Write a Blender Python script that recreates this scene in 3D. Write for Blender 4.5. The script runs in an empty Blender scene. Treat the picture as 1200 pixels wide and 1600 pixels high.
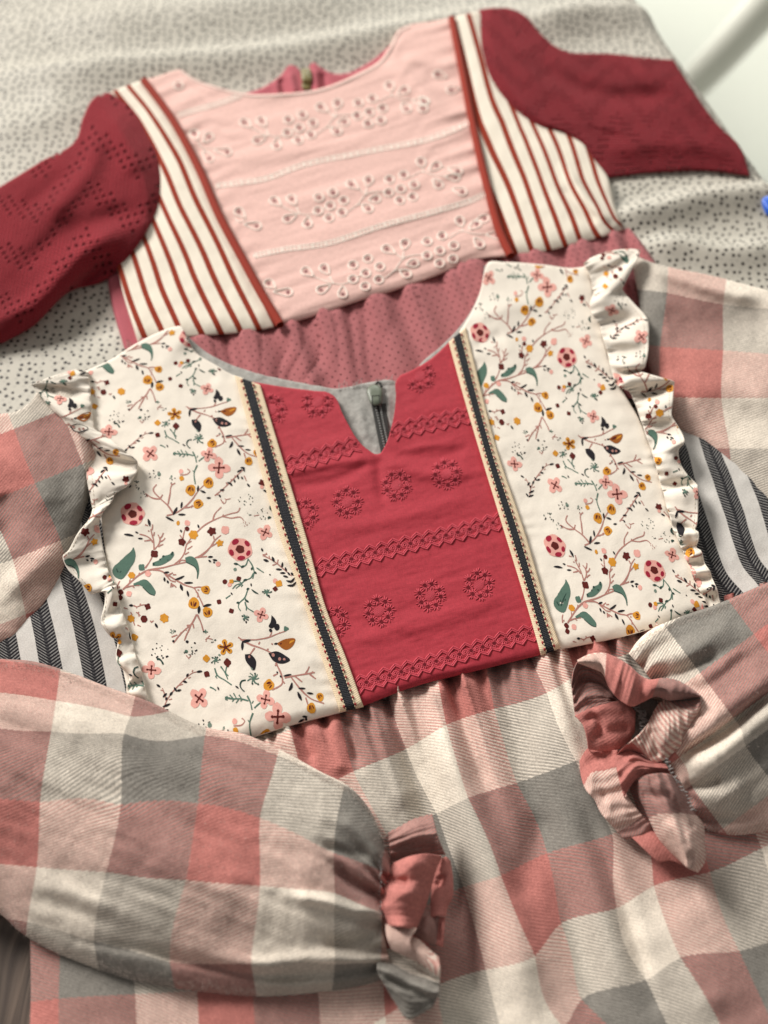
import bpy, math, random
import numpy as np
from mathutils.geometry import tessellate_polygon
from mathutils import Vector

random.seed(7)
SC = bpy.context.scene
COL = SC.collection

# ---------------------------------------------------------------- camera, light, exposure
H = 0.50                      # lens height above the table top, metres
PITCH = math.radians(59.0)    # how far the lens looks down
FPX = 800.0 / math.tan(math.radians(25.0))
cam_d = bpy.data.cameras.new('camera')
cam = bpy.data.objects.new('camera', cam_d)
COL.objects.link(cam)
cam.location = (0, 0, H)
cam.rotation_euler = (math.pi / 2 - PITCH, 0, 0)
cam_d.sensor_fit = 'VERTICAL'
cam_d.sensor_height = 36.0
cam_d.lens = 18.0 / math.tan(math.radians(25.0))
cam_d.clip_start = 0.02
cam_d.clip_end = 50
cam_d.dof.use_dof = True
cam_d.dof.focus_distance = 0.528
cam_d.dof.aperture_fstop = 4.8
SC.camera = cam

W = bpy.data.worlds.new('World')
SC.world = W
W.use_nodes = True
W.node_tree.nodes['Background'].inputs[0].default_value = (1.0, 0.955, 0.895, 1)
W.node_tree.nodes['Background'].inputs[1].default_value = 0.26

def area(name, loc, target, sx, sy, power, col):
    d = bpy.data.lights.new(name, 'AREA')
    d.shape = 'RECTANGLE'; d.size = sx; d.size_y = sy; d.energy = power; d.color = col
    o = bpy.data.objects.new(name, d); COL.objects.link(o)
    o.location = loc
    o.rotation_euler = (Vector(target) - Vector(loc)).to_track_quat('-Z', 'Y').to_euler()
    return o
area('window_light', (-3.5, 3.5, 3.1), (0.05, 0.42, 0.0), 2.0, 1.7, 470.0, (1.0, 0.955, 0.89))
area('floor_fill_light', (0.3, 4.0, 1.5), (1.4, 2.4, -0.7), 1.5, 1.2, 62.0, (0.97, 1.0, 0.93))  # added fill lamp that brightens the floor and the white leg

SC.view_settings.view_transform = 'Standard'
SC.view_settings.look = 'None'
SC.view_settings.exposure = 0.0
SC.view_settings.gamma = 1.0
SC.cycles.max_bounces = 6
SC.cycles.transparent_max_bounces = 8

# ---------------------------------------------------------------- geometry helpers
cP, sP = math.cos(PITCH), math.sin(PITCH)

def bp(px, py, z):
    """world points at height z that are seen at photograph position (px, py)"""
    px = np.asarray(px, float); py = np.asarray(py, float); z = np.asarray(z, float)
    a = (px - 600.0) / FPX; b = (800.0 - py) / FPX
    dx = a; dy = cP + b * sP; dz = -sP + b * cP
    t = (z - H) / dz
    return np.stack(np.broadcast_arrays(dx * t, dy * t, z + 0 * t), -1)

def proj(P):
    P = np.asarray(P, float)
    x = P[..., 0]; y = P[..., 1]; z = P[..., 2] - H
    f = y * cP - z * sP; u = y * sP + z * cP
    return 600.0 + FPX * x / f, 800.0 - FPX * u / f

def resample(pts, n, smooth=True):
    p = np.asarray(pts, float)
    if len(p) < 3 or not smooth:
        d = np.r_[0, np.cumsum(np.linalg.norm(np.diff(p[:, :2], axis=0), axis=1))]
        t = np.linspace(0, d[-1], n)
        return np.stack([np.interp(t, d, p[:, k]) for k in range(p.shape[1])], 1)
    q = np.vstack([2 * p[0] - p[1], p, 2 * p[-1] - p[-2]])
    out = []
    for i in range(1, len(q) - 2):
        p0, p1, p2, p3 = q[i - 1], q[i], q[i + 1], q[i + 2]
        d1 = max(np.linalg.norm((p2 - p1)[:2]), 1e-6)
        d0 = max(np.linalg.norm((p1 - p0)[:2]), 1e-6); d2 = max(np.linalg.norm((p3 - p2)[:2]), 1e-6)
        m1 = ((p1 - p0) / d0 * d1 + (p2 - p1) / d1 * d0) / (d0 + d1) * d1
        m2 = ((p2 - p1) / d1 * d2 + (p3 - p2) / d2 * d1) / (d1 + d2) * d1
        t = np.linspace(0, 1, 24, endpoint=False)[:, None]
        out.append((2*t**3-3*t**2+1)*p1 + (t**3-2*t**2+t)*m1 + (-2*t**3+3*t**2)*p2 + (t**3-t**2)*m2)
    out.append(p[-1:])
    c = np.vstack(out)
    return resample(c, n, False)

_rng = np.random.RandomState(3)
_NT = _rng.rand(256, 256)
def vnoise(x, y):
    xi = np.floor(x).astype(int); yi = np.floor(y).astype(int)
    fx = x - xi; fy = y - yi
    fx = fx * fx * fx * (fx * (fx * 6 - 15) + 10); fy = fy * fy * fy * (fy * (fy * 6 - 15) + 10)
    g = lambda a, b: _NT[a % 256, b % 256]
    return (g(xi, yi)*(1-fx)*(1-fy) + g(xi+1, yi)*fx*(1-fy) + g(xi, yi+1)*(1-fx)*fy + g(xi+1, yi+1)*fx*fy) * 2 - 1
def fbm(x, y, o=3):
    s = 0; a = 1.0
    for k in range(o):
        s = s + a * vnoise(x * 2**k + 17.3 * k, y * 2**k + 5.1 * k); a *= 0.5
    return s / 1.75

def pl_dist(px, py, pts):
    """distance from pixels to a polyline and the position 0..1 along it"""
    pts = np.asarray(pts, float)
    best = np.full(px.shape, 1e9); par = np.zeros(px.shape); side = np.zeros(px.shape)
    n = len(pts) - 1
    for i in range(n):
        ax, ay = pts[i][:2]; bx, by = pts[i + 1][:2]
        vx, vy = bx - ax, by - ay
        L2 = vx * vx + vy * vy + 1e-9
        t = np.clip(((px - ax) * vx + (py - ay) * vy) / L2, 0, 1)
        d = np.hypot(px - ax - t * vx, py - ay - t * vy)
        m = d < best
        best = np.where(m, d, best); par = np.where(m, (i + t) / n, par)
        side = np.where(m, np.sign((px - ax) * vy - (py - ay) * vx), side)
    return best, par, side

def folds(px, py, lst):
    z = 0
    for f in lst:
        pts, h, w = f[:3]
        pts = resample(pts, 18)
        d, t, sd = pl_dist(px, py, pts)
        ww = w
        if len(f) > 3: ww = np.where(sd > 0, w, f[3])
        tp = np.clip(np.minimum(t, 1 - t) / 0.22, 0, 1); tp = tp * tp * (3 - 2 * tp)
        z = z + h * np.exp(-(d / ww) ** 2) * (0.25 + 0.75 * tp)
    return z

def tps(data, reg=0.5):
    """smooth map from photograph positions to cloth coordinates"""
    D = np.asarray(data, float)
    X = D[:, :2] / 100.0; Y = D[:, 2:]
    n = len(X)
    def U(r2): return np.where(r2 > 0, r2 * np.log(np.maximum(r2, 1e-12)), 0)
    K = U(((X[:, None] - X[None]) ** 2).sum(-1)) + reg * 0.05 * np.eye(n)
    Pm = np.c_[np.ones(n), X]
    A = np.zeros((n + 3, n + 3)); A[:n, :n] = K; A[:n, n:] = Pm; A[n:, :n] = Pm.T
    sol = np.linalg.solve(A, np.r_[Y, np.zeros((3, Y.shape[1]))])
    def f(px, py, u=None, v=None):
        q = np.stack([px.ravel(), py.ravel()], 1) / 100.0
        r = U(((q[:, None] - X[None]) ** 2).sum(-1)) @ sol[:n] + np.c_[np.ones(len(q)), q] @ sol[n:]
        return r.reshape(px.shape + (Y.shape[1],))
    return f

def uv_world(px, py, u=None, v=None):
    return bp(px, py, 0.012)[..., :2]

# ---------------------------------------------------------------- object helpers
def props(o, label=None, category=None, group=None, kind=None):
    if label: o['label'] = label
    if category: o['category'] = category
    if group: o['group'] = group
    if kind: o['kind'] = kind
    return o

def thing(name, loc, label, cat, group=None):
    o = bpy.data.objects.new(name, None); COL.objects.link(o)
    o.empty_display_size = 0.02
    o.location = loc
    return props(o, label, cat, group)

def root_loc(o):
    while o.parent: o = o.parent
    return np.array(o.location)

def mesh_obj(name, V, F, mat, parent=None, uv=None, col=None, smooth=True, kind=None, label=None):
    """V (n,3) world; F list of index tuples or (m,k) array; uv per vertex; col per vertex"""
    V = np.asarray(V, float)
    if parent is not None: V = V - root_loc(parent)
    me = bpy.data.meshes.new(name)
    if isinstance(F, np.ndarray):
        m, k = F.shape
        me.vertices.add(len(V)); me.vertices.foreach_set('co', V.ravel())
        me.loops.add(m * k); me.loops.foreach_set('vertex_index', F.astype(np.int32).ravel())
        me.polygons.add(m)
        me.polygons.foreach_set('loop_start', np.arange(0, m * k, k, dtype=np.int32))
        me.polygons.foreach_set('loop_total', np.full(m, k, dtype=np.int32))
        me.update(calc_edges=True)
        li = F.ravel()
    else:
        me.from_pydata([tuple(v) for v in V], [], F)
        li = np.zeros(len(me.loops), np.int32); me.loops.foreach_get('vertex_index', li)
    if uv is not None:
        l = me.uv_layers.new(name='uv')
        l.data.foreach_set('uv', np.asarray(uv, float)[li].ravel())
    if col is not None:
        a = me.color_attributes.new('tint', 'FLOAT_COLOR', 'POINT')
        c = np.c_[np.asarray(col, float), np.ones(len(V))]
        a.data.foreach_set('color', c.ravel())
    if smooth: me.polygons.foreach_set('use_smooth', np.ones(len(me.polygons), bool))
    for mm in (mat if isinstance(mat, (list, tuple)) else [mat]): me.materials.append(mm)
    me.validate()
    o = bpy.data.objects.new(name, me); COL.objects.link(o)
    if parent is not None: o.parent = parent
    if kind: o['kind'] = kind
    if label: o['label'] = label
    return o

def grid_faces(nv, nu, off=0):
    i = np.arange(nv - 1)[:, None] * nu + np.arange(nu - 1)[None]
    i = i.ravel() + off
    return np.stack([i, i + nu, i + nu + 1, i + 1], 1)

class Patch:
    """a piece of cloth between a far edge, a near edge and two sides, laid at its own heights"""
    def __init__(s, top, bottom, left=None, right=None, step=3.0, z=None, sm=True, nu=None, nv=None):
        tl, bl = top[0], bottom[0]; tr, br = top[-1], bottom[-1]
        left = left or [tl, bl]; right = right or [tr, br]
        def ln(p): p = np.asarray(p, float)[:, :2]; return np.linalg.norm(np.diff(p, axis=0), axis=1).sum()
        nu = nu or int(max(ln(top), ln(bottom)) / step) + 2
        nv = nv or int(max(ln(left), ln(right)) / step) + 2
        T, B = resample(top, nu, sm), resample(bottom, nu, sm)
        L, R = resample(left, nv, sm), resample(right, nv, sm)
        u = np.linspace(0, 1, nu)[None, :, None]; v = np.linspace(0, 1, nv)[:, None, None]
        S = (1-v)*T[None] + v*B[None] + (1-u)*L[:, None] + u*R[:, None] \
            - ((1-u)*(1-v)*T[0] + u*(1-v)*T[-1] + (1-u)*v*B[0] + u*v*B[-1])
        s.px, s.py = S[..., 0], S[..., 1]
        s.u, s.v = np.broadcast_arrays(u[..., 0], v[..., 0])
        s.u = s.u.copy(); s.v = s.v.copy()
        s.z = z(s.u, s.v, s.px, s.py) + 0 * s.px if callable(z) else np.full(s.px.shape, float(z))
        s.nu, s.nv = nu, nv
        s.P = bp(s.px, s.py, s.z)
        n = np.cross(np.gradient(s.P, axis=0), np.gradient(s.P, axis=1))
        s.N = n / (np.linalg.norm(n, axis=-1, keepdims=True) + 1e-12)

    def mesh(s, fl=None):
        """grid arrays with rolled edges. fl: side -> (roll radius in px, drop in m)"""
        PX, PY, Z, U_, V_ = s.px, s.py, s.z, s.u, s.v
        fl = fl or {}
        def ext(A, side, rpx, dz):
            PX, PY, Z, U_, V_ = A
            k = 4
            if side in ('left', 'right'): PX, PY, Z, U_, V_ = [a.T for a in A]
            rev = side in ('bottom', 'right')
            if rev: PX, PY, Z, U_, V_ = [a[::-1] for a in (PX, PY, Z, U_, V_)]
            dx = PX[0] - PX[1]; dy = PY[0] - PY[1]
            L = np.hypot(dx, dy) + 1e-9; dx /= L; dy /= L
            rows = [[], [], [], [], []]
            for j in range(k, 0, -1):
                a = j / k * math.pi / 2
                o = rpx * math.sin(a)
                rows[0].append(PX[0] + dx * o); rows[1].append(PY[0] + dy * o)
                rows[2].append(Z[0] - dz * (1 - math.cos(a)))
                rows[3].append(U_[0]); rows[4].append(V_[0])
            last = [PX[0] - dx * 1.0, PY[0] - dy * 1.0, Z[0] - dz * 1.5, U_[0], V_[0]]
            out = [np.vstack([[l], np.array(r), a]) for l, r, a in zip(last, rows, (PX, PY, Z, U_, V_))]
            if rev: out = [a[::-1] for a in out]
            if side in ('left', 'right'): out = [a.T for a in out]
            return out
        A = [PX, PY, Z, U_, V_]
        for side in ('top', 'bottom', 'left', 'right'):
            if side in fl: A = ext(A, side, *fl[side])
        A[2] = np.maximum(A[2], 0.0005)
        return A

    def build(s, name, mat, parent, uv=None, fl=None, label=None, kind=None, dz=0.0):
        PX, PY, Z, U_, V_ = s.mesh(fl)
        P = bp(PX, PY, Z)
        if dz: P = P + np.array([0, 0, dz])
        t = (uv or uv_world)(PX, PY, U_, V_)
        nv, nu = PX.shape
        o = mesh_obj(name, P.reshape(-1, 3), grid_faces(nv, nu), mat, parent, uv=t.reshape(-1, 2), label=label, kind=kind)
        return o

    def samp(s, A, u, v):
        x = np.clip(u, 0, 1) * (s.nu - 1); y = np.clip(v, 0, 1) * (s.nv - 1)
        i = np.minimum(x.astype(int), s.nu - 2); j = np.minimum(y.astype(int), s.nv - 2)
        fx = x - i; fy = y - j
        if A.ndim == 3: fx = fx[..., None]; fy = fy[..., None]
        return A[j, i]*(1-fx)*(1-fy) + A[j, i+1]*fx*(1-fy) + A[j+1, i]*(1-fx)*fy + A[j+1, i+1]*fx*fy

    def inv(s, px, py):
        px = np.asarray(px, float).ravel(); py = np.asarray(py, float).ravel()
        su = np.linspace(0, 1, 24); sv = np.linspace(0, 1, 24)
        gu, gv = np.meshgrid(su, sv); gu = gu.ravel(); gv = gv.ravel()
        gx = s.samp(s.px, gu, gv); gy = s.samp(s.py, gu, gv)
        u = np.zeros(len(px)); v = np.zeros(len(px))
        for a in range(0, len(px), 20000):
            b = slice(a, a + 20000)
            k = np.argmin((px[b, None] - gx)**2 + (py[b, None] - gy)**2, axis=1)
            u[b] = gu[k]; v[b] = gv[k]
        e = 1e-3
        for _ in range(6):
            uc = np.clip(u, e, 1 - e); vc = np.clip(v, e, 1 - e)
            x = s.samp(s.px, uc, vc); y = s.samp(s.py, uc, vc)
            xu = (s.samp(s.px, uc+e, vc) - s.samp(s.px, uc-e, vc)) / (2*e); yu = (s.samp(s.py, uc+e, vc) - s.samp(s.py, uc-e, vc)) / (2*e)
            xv = (s.samp(s.px, uc, vc+e) - s.samp(s.px, uc, vc-e)) / (2*e); yv = (s.samp(s.py, uc, vc+e) - s.samp(s.py, uc, vc-e)) / (2*e)
            det = xu*yv - xv*yu; det = np.where(np.abs(det) < 1e-6, 1e-6, det)
            rx = px - x; ry = py - y
            u = np.clip(uc + (rx*yv - ry*xv)/det, -1, 2); v = np.clip(vc + (ry*xu - rx*yu)/det, -1, 2)
        return u, v

    def on(s, px, py, off=0.0):
        """points of the cloth under photograph positions, lifted by off"""
        u, v = s.inv(px, py)
        return s.samp(s.P, u, v) + s.samp(s.N, u, v) * np.asarray(off)[..., None] if np.ndim(off) else s.samp(s.P, u, v) + s.samp(s.N, u, v) * off

def tube_mesh(paths, seg=6):
    """paths: list of (points (n,3), radius or per-point radii, normal hint). One set of arrays."""
    Vs, Fs, off = [], [], 0
    for pts, r in paths:
        pts = np.asarray(pts, float); n = len(pts)
        r = np.broadcast_to(np.asarray(r, float), (n,))
        t = np.gradient(pts, axis=0); t /= np.linalg.norm(t, axis=1, keepdims=True) + 1e-12
        up = np.tile(np.array([0, 0, 1.0]), (n, 1))
        b = np.cross(t, up); b /= np.linalg.norm(b, axis=1, keepdims=True) + 1e-9
        w = np.cross(b, t)
        a = np.linspace(0, 2*math.pi, seg, endpoint=False)
        ring = pts[:, None] + r[:, None, None] * (np.cos(a)[None, :, None]*b[:, None] + np.sin(a)[None, :, None]*w[:, None])
        Vs.append(ring.reshape(-1, 3))
        i = np.arange(n-1)[:, None]*seg; k = np.arange(seg)[None]; k2 = (k+1) % seg
        f = np.stack([i+k, i+k2, i+seg+k2, i+seg+k], -1).reshape(-1, 4) + off
        Fs.append(f)
        off += n*seg
    return np.vstack(Vs), np.vstack(Fs)

# ---------------------------------------------------------------- materials (node graphs written as expressions)
class X:
    """a float socket that can be added, multiplied ... to grow Math nodes"""
    def __init__(s, nt, sock): s.nt, s.k = nt, sock
    def _m(s, op, b=None, c=None):
        n = s.nt.nodes.new('ShaderNodeMath'); n.operation = op
        for i, q in enumerate((s, b, c)):
            if q is None: continue
            if isinstance(q, X): s.nt.links.new(q.k, n.inputs[i])
            else: n.inputs[i].default_value = q
        return X(s.nt, n.outputs[0])
    def __add__(s, b): return s._m('ADD', b)
    __radd__ = __add__
    def __sub__(s, b): return s._m('SUBTRACT', b)
    def __rsub__(s, b): return (s * -1.0) + b
    def __mul__(s, b): return s._m('MULTIPLY', b)
    __rmul__ = __mul__
    def __truediv__(s, b): return s._m('DIVIDE', b)
    def fract(s): return s._m('FRACT')
    def floor(s): return s._m('FLOOR')
    def abs(s): return s._m('ABSOLUTE')
    def sin(s): return s._m('SINE')
    def mod(s, b): return s._m('FLOORED_MODULO', b)
    def gt(s, b): return s._m('GREATER_THAN', b)
    def lt(s, b): return s._m('LESS_THAN', b)
    def mx(s, b): return s._m('MAXIMUM', b)
    def mn(s, b): return s._m('MINIMUM', b)
    def sqrt(s): return s._m('SQRT')
    def pw(s, b): return s._m('POWER', b)
    def step(s, a, b, to0=0.0, to1=1.0):
        n = s.nt.nodes.new('ShaderNodeMapRange'); n.interpolation_type = 'SMOOTHSTEP'
        s.nt.links.new(s.k, n.inputs[0])
        n.inputs[1].default_value = a; n.inputs[2].default_value = b
        n.inputs[3].default_value = to0; n.inputs[4].default_value = to1
        return X(s.nt, n.outputs[0])

class M:
    def __init__(s, name, rough=0.85, sheen=0.0, spec=0.25):
        s.m = bpy.data.materials.new(name); s.m.use_nodes = True
        s.nt = s.m.node_tree; s.b = s.nt.nodes['Principled BSDF']
        s.b.inputs['Roughness'].default_value = rough
        s.b.inputs['Specular IOR Level'].default_value = spec
        if sheen:
            s.b.inputs['Sheen Weight'].default_value = sheen * 0.22
            s.b.inputs['Sheen Roughness'].default_value = 0.55
    def node(s, t): return s.nt.nodes.new(t)
    def uv(s):
        n = s.node('ShaderNodeUVMap'); n.uv_map = 'uv'
        q = s.node('ShaderNodeSeparateXYZ'); s.nt.links.new(n.outputs[0], q.inputs[0])
        return X(s.nt, q.outputs[0]), X(s.nt, q.outputs[1])
    def pos(s):
        n = s.node('ShaderNodeNewGeometry'); q = s.node('ShaderNodeSeparateXYZ')
        s.nt.links.new(n.outputs['Position'], q.inputs[0])
        return X(s.nt, q.outputs[0]), X(s.nt, q.outputs[1]), X(s.nt, q.outputs[2])
    def vec(s, x, y, z=0.0):
        c = s.node('ShaderNodeCombineXYZ')
        for i, q in enumerate((x, y, z)):
            if isinstance(q, X): s.nt.links.new(q.k, c.inputs[i])
            else: c.inputs[i].default_value = q
        return c.outputs[0]
    def noise(s, v, scale, detail=2.0, rough=0.5):
        n = s.node('ShaderNodeTexNoise'); n.inputs['Scale'].default_value = scale
        n.inputs['Detail'].default_value = detail; n.inputs['Roughness'].default_value = rough
        s.nt.links.new(v, n.inputs['Vector'])
        return X(s.nt, n.outputs[0])
    def voro(s, v, scale, rand=1.0):
        n = s.node('ShaderNodeTexVoronoi'); n.voronoi_dimensions = '2D'
        n.inputs['Scale'].default_value = scale; n.inputs['Randomness'].default_value = rand
        s.nt.links.new(v, n.inputs['Vector'])
        return X(s.nt, n.outputs['Distance']), n.outputs['Color']
    def mix(s, f, a, b):
        n = s.node('ShaderNodeMix'); n.data_type = 'RGBA'
        if isinstance(f, X): s.nt.links.new(f.k, n.inputs[0])
        else: n.inputs[0].default_value = f
        for i, q in ((6, a), (7, b)):
            if isinstance(q, tuple): n.inputs[i].default_value = (*q[:3], 1)
            else: s.nt.links.new(q, n.inputs[i])
        return n.outputs[2]
    def mulc(s, c, f):
        """colour times a float"""
        n = s.node('ShaderNodeVectorMath'); n.operation = 'SCALE'
        if isinstance(c, tuple): n.inputs[0].default_value = c[:3]
        else: s.nt.links.new(c, n.inputs[0])
        s.nt.links.new(f.k, n.inputs['Scale'])
        return n.outputs[0]
    def color(s, c):
        if isinstance(c, tuple): s.b.inputs['Base Color'].default_value = (*c[:3], 1)
        else: s.nt.links.new(c, s.b.inputs['Base Color'])
    def bump(s, h, dist=0.0004, strength=1.0):
        n = s.node('ShaderNodeBump'); n.inputs['Strength'].default_value = strength
        n.inputs['Distance'].default_value = dist
        s.nt.links.new(h.k, n.inputs['Height']); s.nt.links.new(n.outputs[0], s.b.inputs['Normal'])
    def tri(s, f, cols):
        n = s.node('ShaderNodeValToRGB'); e = n.color_ramp.elements
        n.color_ramp.interpolation = 'CONSTANT'
        e[0].position = 0; e[0].color = (*cols[0], 1)
        e[1].position = 1/3; e[1].color = (*cols[1], 1)
        q = e.new(2/3); q.color = (*cols[2], 1)
        s.nt.links.new(f.k, n.inputs[0])
        return n.outputs[0]
    def alpha(s, a): s.nt.links.new(a.k, s.b.inputs['Alpha'])

CREAM = (0.79, 0.705, 0.605); GREY = (0.228, 0.212, 0.190); PINK = (0.48, 0.180, 0.158)
def mat_plaid(name, flip=1.0):
    m = M(name, 0.95, 0.35, 0.1)
    u, v = m.uv()
    fuzz = m.noise(m.vec(u, v), 26.0, 3.0, 0.6) - 0.5
    us = u + fuzz * 0.05; vs = v + fuzz * 0.05
    wa = m.tri((us / 3.0).fract(), [CREAM, GREY, PINK])
    we = m.tri((vs / 3.0).fract(), [CREAM, GREY, PINK])
    wob = m.noise(m.vec(u, v), 3.0, 2.0) * 0.25
    tw = (u * (9.5 * flip) + v * 20.5 + wob + fuzz * 0.35).fract()
    rib = (tw - 0.5).abs().step(0.10, 0.40)
    # napped areas hide the twill lines
    nap = m.noise(m.vec(u, v, 3.1), 1.7, 3.0, 0.6).step(0.36, 0.64, 1.0, 0.5)
    f = (rib - 0.5) * 0.66 * nap + 0.5
    c = m.mix(f, wa, we)
    # heathered yarn: small light and dark fibres along each thread
    h1 = m.noise(m.vec(u * 0.5, v * 1.3), 36.0, 3.0, 0.75)
    h2 = m.noise(m.vec(u * 1.3, v * 0.4, 4.0), 36.0, 3.0, 0.75)
    g = (h1 + h2) * 0.5
    big = m.noise(m.vec(u, v, 9.0), 2.2, 4.0, 0.65)
    c = m.mulc(c, (g - 0.5) * 2.0 + (big - 0.5) * 0.5 + 1.0)
    c = m.mix((h1 - 0.5).step(0.10, 0.28) * 0.22, c, (0.62, 0.58, 0.52))
    m.color(c)
    m.bump(rib * nap * 0.3 + g * 1.3 + big * 0.7, 0.00035, 0.9)
    return m.m

def mat_dotted():
    m = M('dotted_cotton', 0.55, 0.1, 0.35)
    x, y, z = m.pos()
    w = m.noise(m.vec(x, y), 60.0, 1.0) - 0.5
    d, c = m.voro(m.vec(x + w * 0.0012, y + w * 0.0012), 1 / 0.0049, 0.62)
    sep = m.node('ShaderNodeSeparateColor'); m.nt.links.new(c, sep.inputs[0])
    r = X(m.nt, sep.outputs[0]) * 0.05 + 0.175
    dot = (d - r).step(-0.02, 0.03, 1.0, 0.0)
    d2, c2 = m.voro(m.vec(x + 0.0013, y + 0.0026), 1 / 0.0049, 0.62)
    ghost = d2.step(0.16, 0.26, 0.14, 0.0)
    base = m.mix(ghost, (0.53, 0.50, 0.435), (0.10, 0.10, 0.09))
    m.color(m.mix(dot, base, (0.018, 0.014, 0.013)))
    m.bump(m.noise(m.vec(x, y), 900.0, 2.0), 0.0001, 0.5)
    return m.m

def mat_knit():
    """burgundy pointelle knit with a zigzag of real see-through holes; uv in metres, u along the sleeve"""
    m = M('burgundy_pointelle_knit', 0.9, 0.3, 0.15)
    u, v = m.uv()
    wob = (m.noise(m.vec(u, v), 45.0, 2.0) - 0.5) * 0.0025
    # stocking stitch: little V columns
    a = (u + wob) / 0.0023; b = v / 0.0017
    vee = ((a.fract() - 0.5).abs() * 1.1 + b).fract()
    st = ((vee - 0.5).abs() * 2.0).step(0.1, 0.9)
    colm = ((a.fract() - 0.5).abs() * 2.0).step(0.75, 1.0, 1.0, 0.25)
    # holes
    p, q = 0.0042, 0.0040
    row = ((v + wob) / q).floor()
    cx = (u + wob) / p + row.mod(2.0) * 0.5
    ci = cx.floor()
    zz = ((ci.mod(14.0) - 7.0).abs() + row * 1.0).mod(7.0)
    on = zz.lt(2.5)
    fx = (cx.fract() - 0.5) * p; fy = (((v + wob) / q).fract() - 0.5) * q
    jit = m.noise(m.vec(ci, row), 3.7, 0.0) * 0.0006
    r = (fx * fx * 0.8 + fy * fy * 1.3).sqrt() + jit * 0.5
    near = r.step(0.0006, 0.0016, 1.0, 0.0) * on
    hole = r.step(0.00072, 0.00104, 1.0, 0.0) * on
    n = m.noise(m.vec(u, v), 900.0, 3.0, 0.7)
    big = m.noise(m.vec(u, v, 2.0), 30.0, 3.0)
    c = m.mulc((0.205, 0.012, 0.020), n * 0.9 + big * 0.5 + (st - 0.5) * 0.5 + (colm - 0.6) * 0.5 + 0.35)
    c = m.mix(n.step(0.55, 0.75) * 0.3, c, (0.32, 0.045, 0.055))
    m.color(c)
    m.alpha(hole * -0.93 + 1.0)
    m.bump(st * 0.8 * colm + colm * 0.5 + n * 0.5 - near * 1.6, 0.0008, 0.9)
    return m.m

def mat_rose_knit():
    m = M('rose_pinhole_knit', 0.9, 0.3, 0.15)
    u, v = m.uv()
    s = 0.0053
    row = (v / (s * 0.62)).floor()
    w = (m.noise(m.vec(u, v), 300.0, 1.0) - 0.5) * 0.0012
    cx = ((u + w) / s + row.mod(2.0) * 0.5).fract() - 0.5
    cy = ((v + w) / (s * 0.62)).fract() - 0.5
    r = ((cx * s) * (cx * s) + (cy * s * 0.62) * (cy * s * 0.62)).sqrt()
    dot = r.step(0.00036, 0.00064, 1.0, 0.0)
    rib = ((u / 0.0011).fract() - 0.5).abs() * 2.0
    n = m.noise(m.vec(u * 2.5, v), 500.0, 3.0, 0.65)
    c = m.mulc((0.375, 0.128, 0.135), n * 0.5 + 0.75 + (rib - 0.5) * 0.16)
    m.color(m.mix(dot, c, (0.075, 0.018, 0.022)))
    m.bump(rib * 0.7 + n * 0.5 - dot * 1.2, 0.0003, 0.8)
    return m.m

def mat_plain(name, col, rough=0.85, sheen=0.15, amp=0.25, scale=700.0, bump=0.0002, crump=0.0, spec=0.25):
    m = M(name, rough, sheen, spec)
    x, y, z = m.pos()
    v = m.vec(x, y, z)
    n = m.noise(v, scale, 3.0, 0.65)
    b = m.noise(v, 24.0, 3.0, 0.6)
    m.color(m.mulc(col, (n - 0.5) * amp * 2 + (b - 0.5) * 0.16 + 1.0))
    h = n
    if crump: h = n + m.noise(m.vec(x * 0.45, y * 1.5, z), 70.0, 3.0, 0.55) * crump
    m.bump(h, bump, 0.8)
    return m.m

def mat_weave(name, col, crump, pitch=0.00055, slant=0.24, dist=0.00025):
    """thin woven cotton: fine crossing threads and soft crumples across the cloth"""
    m = M(name, 0.75, 0.2, 0.25)
    x, y, z = m.pos()
    a = x * math.cos(slant) + y * math.sin(slant); b = y * math.cos(slant) - x * math.sin(slant)
    n = m.noise(m.vec(x, y, z), 1500.0, 2.0, 0.6)
    tx = m.noise(m.vec(a * 300.0, b * 2200.0), 1.0, 1.0); ty = m.noise(m.vec(a * 2200.0, b * 300.0, 5.0), 1.0, 1.0)
    big = m.noise(m.vec(a * 0.5, b * 1.4, z), 60.0, 4.0, 0.6)
    c = m.mulc(col, (tx + ty - 1.0) * 0.45 + (big - 0.5) * 0.14 + 1.0)
    m.color(c)
    cr = m.noise(m.vec(a * 0.30, b * 1.25, 1.7), 95.0, 3.0, 0.55)
    m.bump((tx + ty) * 0.22 + cr * crump, dist, 0.85)
    return m.m

def mat_stripes():
    m = M('rust_striped_jersey', 0.9, 0.15, 0.2)
    u, v = m.uv()
    n = m.noise(m.vec(u * 0.03, v), 900.0, 2.0)
    d = ((u + 0.5 + (n - 0.5) * 0.02).fract() - 0.5).abs()
    f = d.step(0.145, 0.18, 1.0, 0.0)
    c = m.mix(f, (0.78, 0.71, 0.605), (0.26, 0.028, 0.010))
    m.color(m.mulc(c, (n - 0.5) * 0.16 + 1.0))
    m.bump(n, 0.00015, 0.5)
    return m.m

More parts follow.
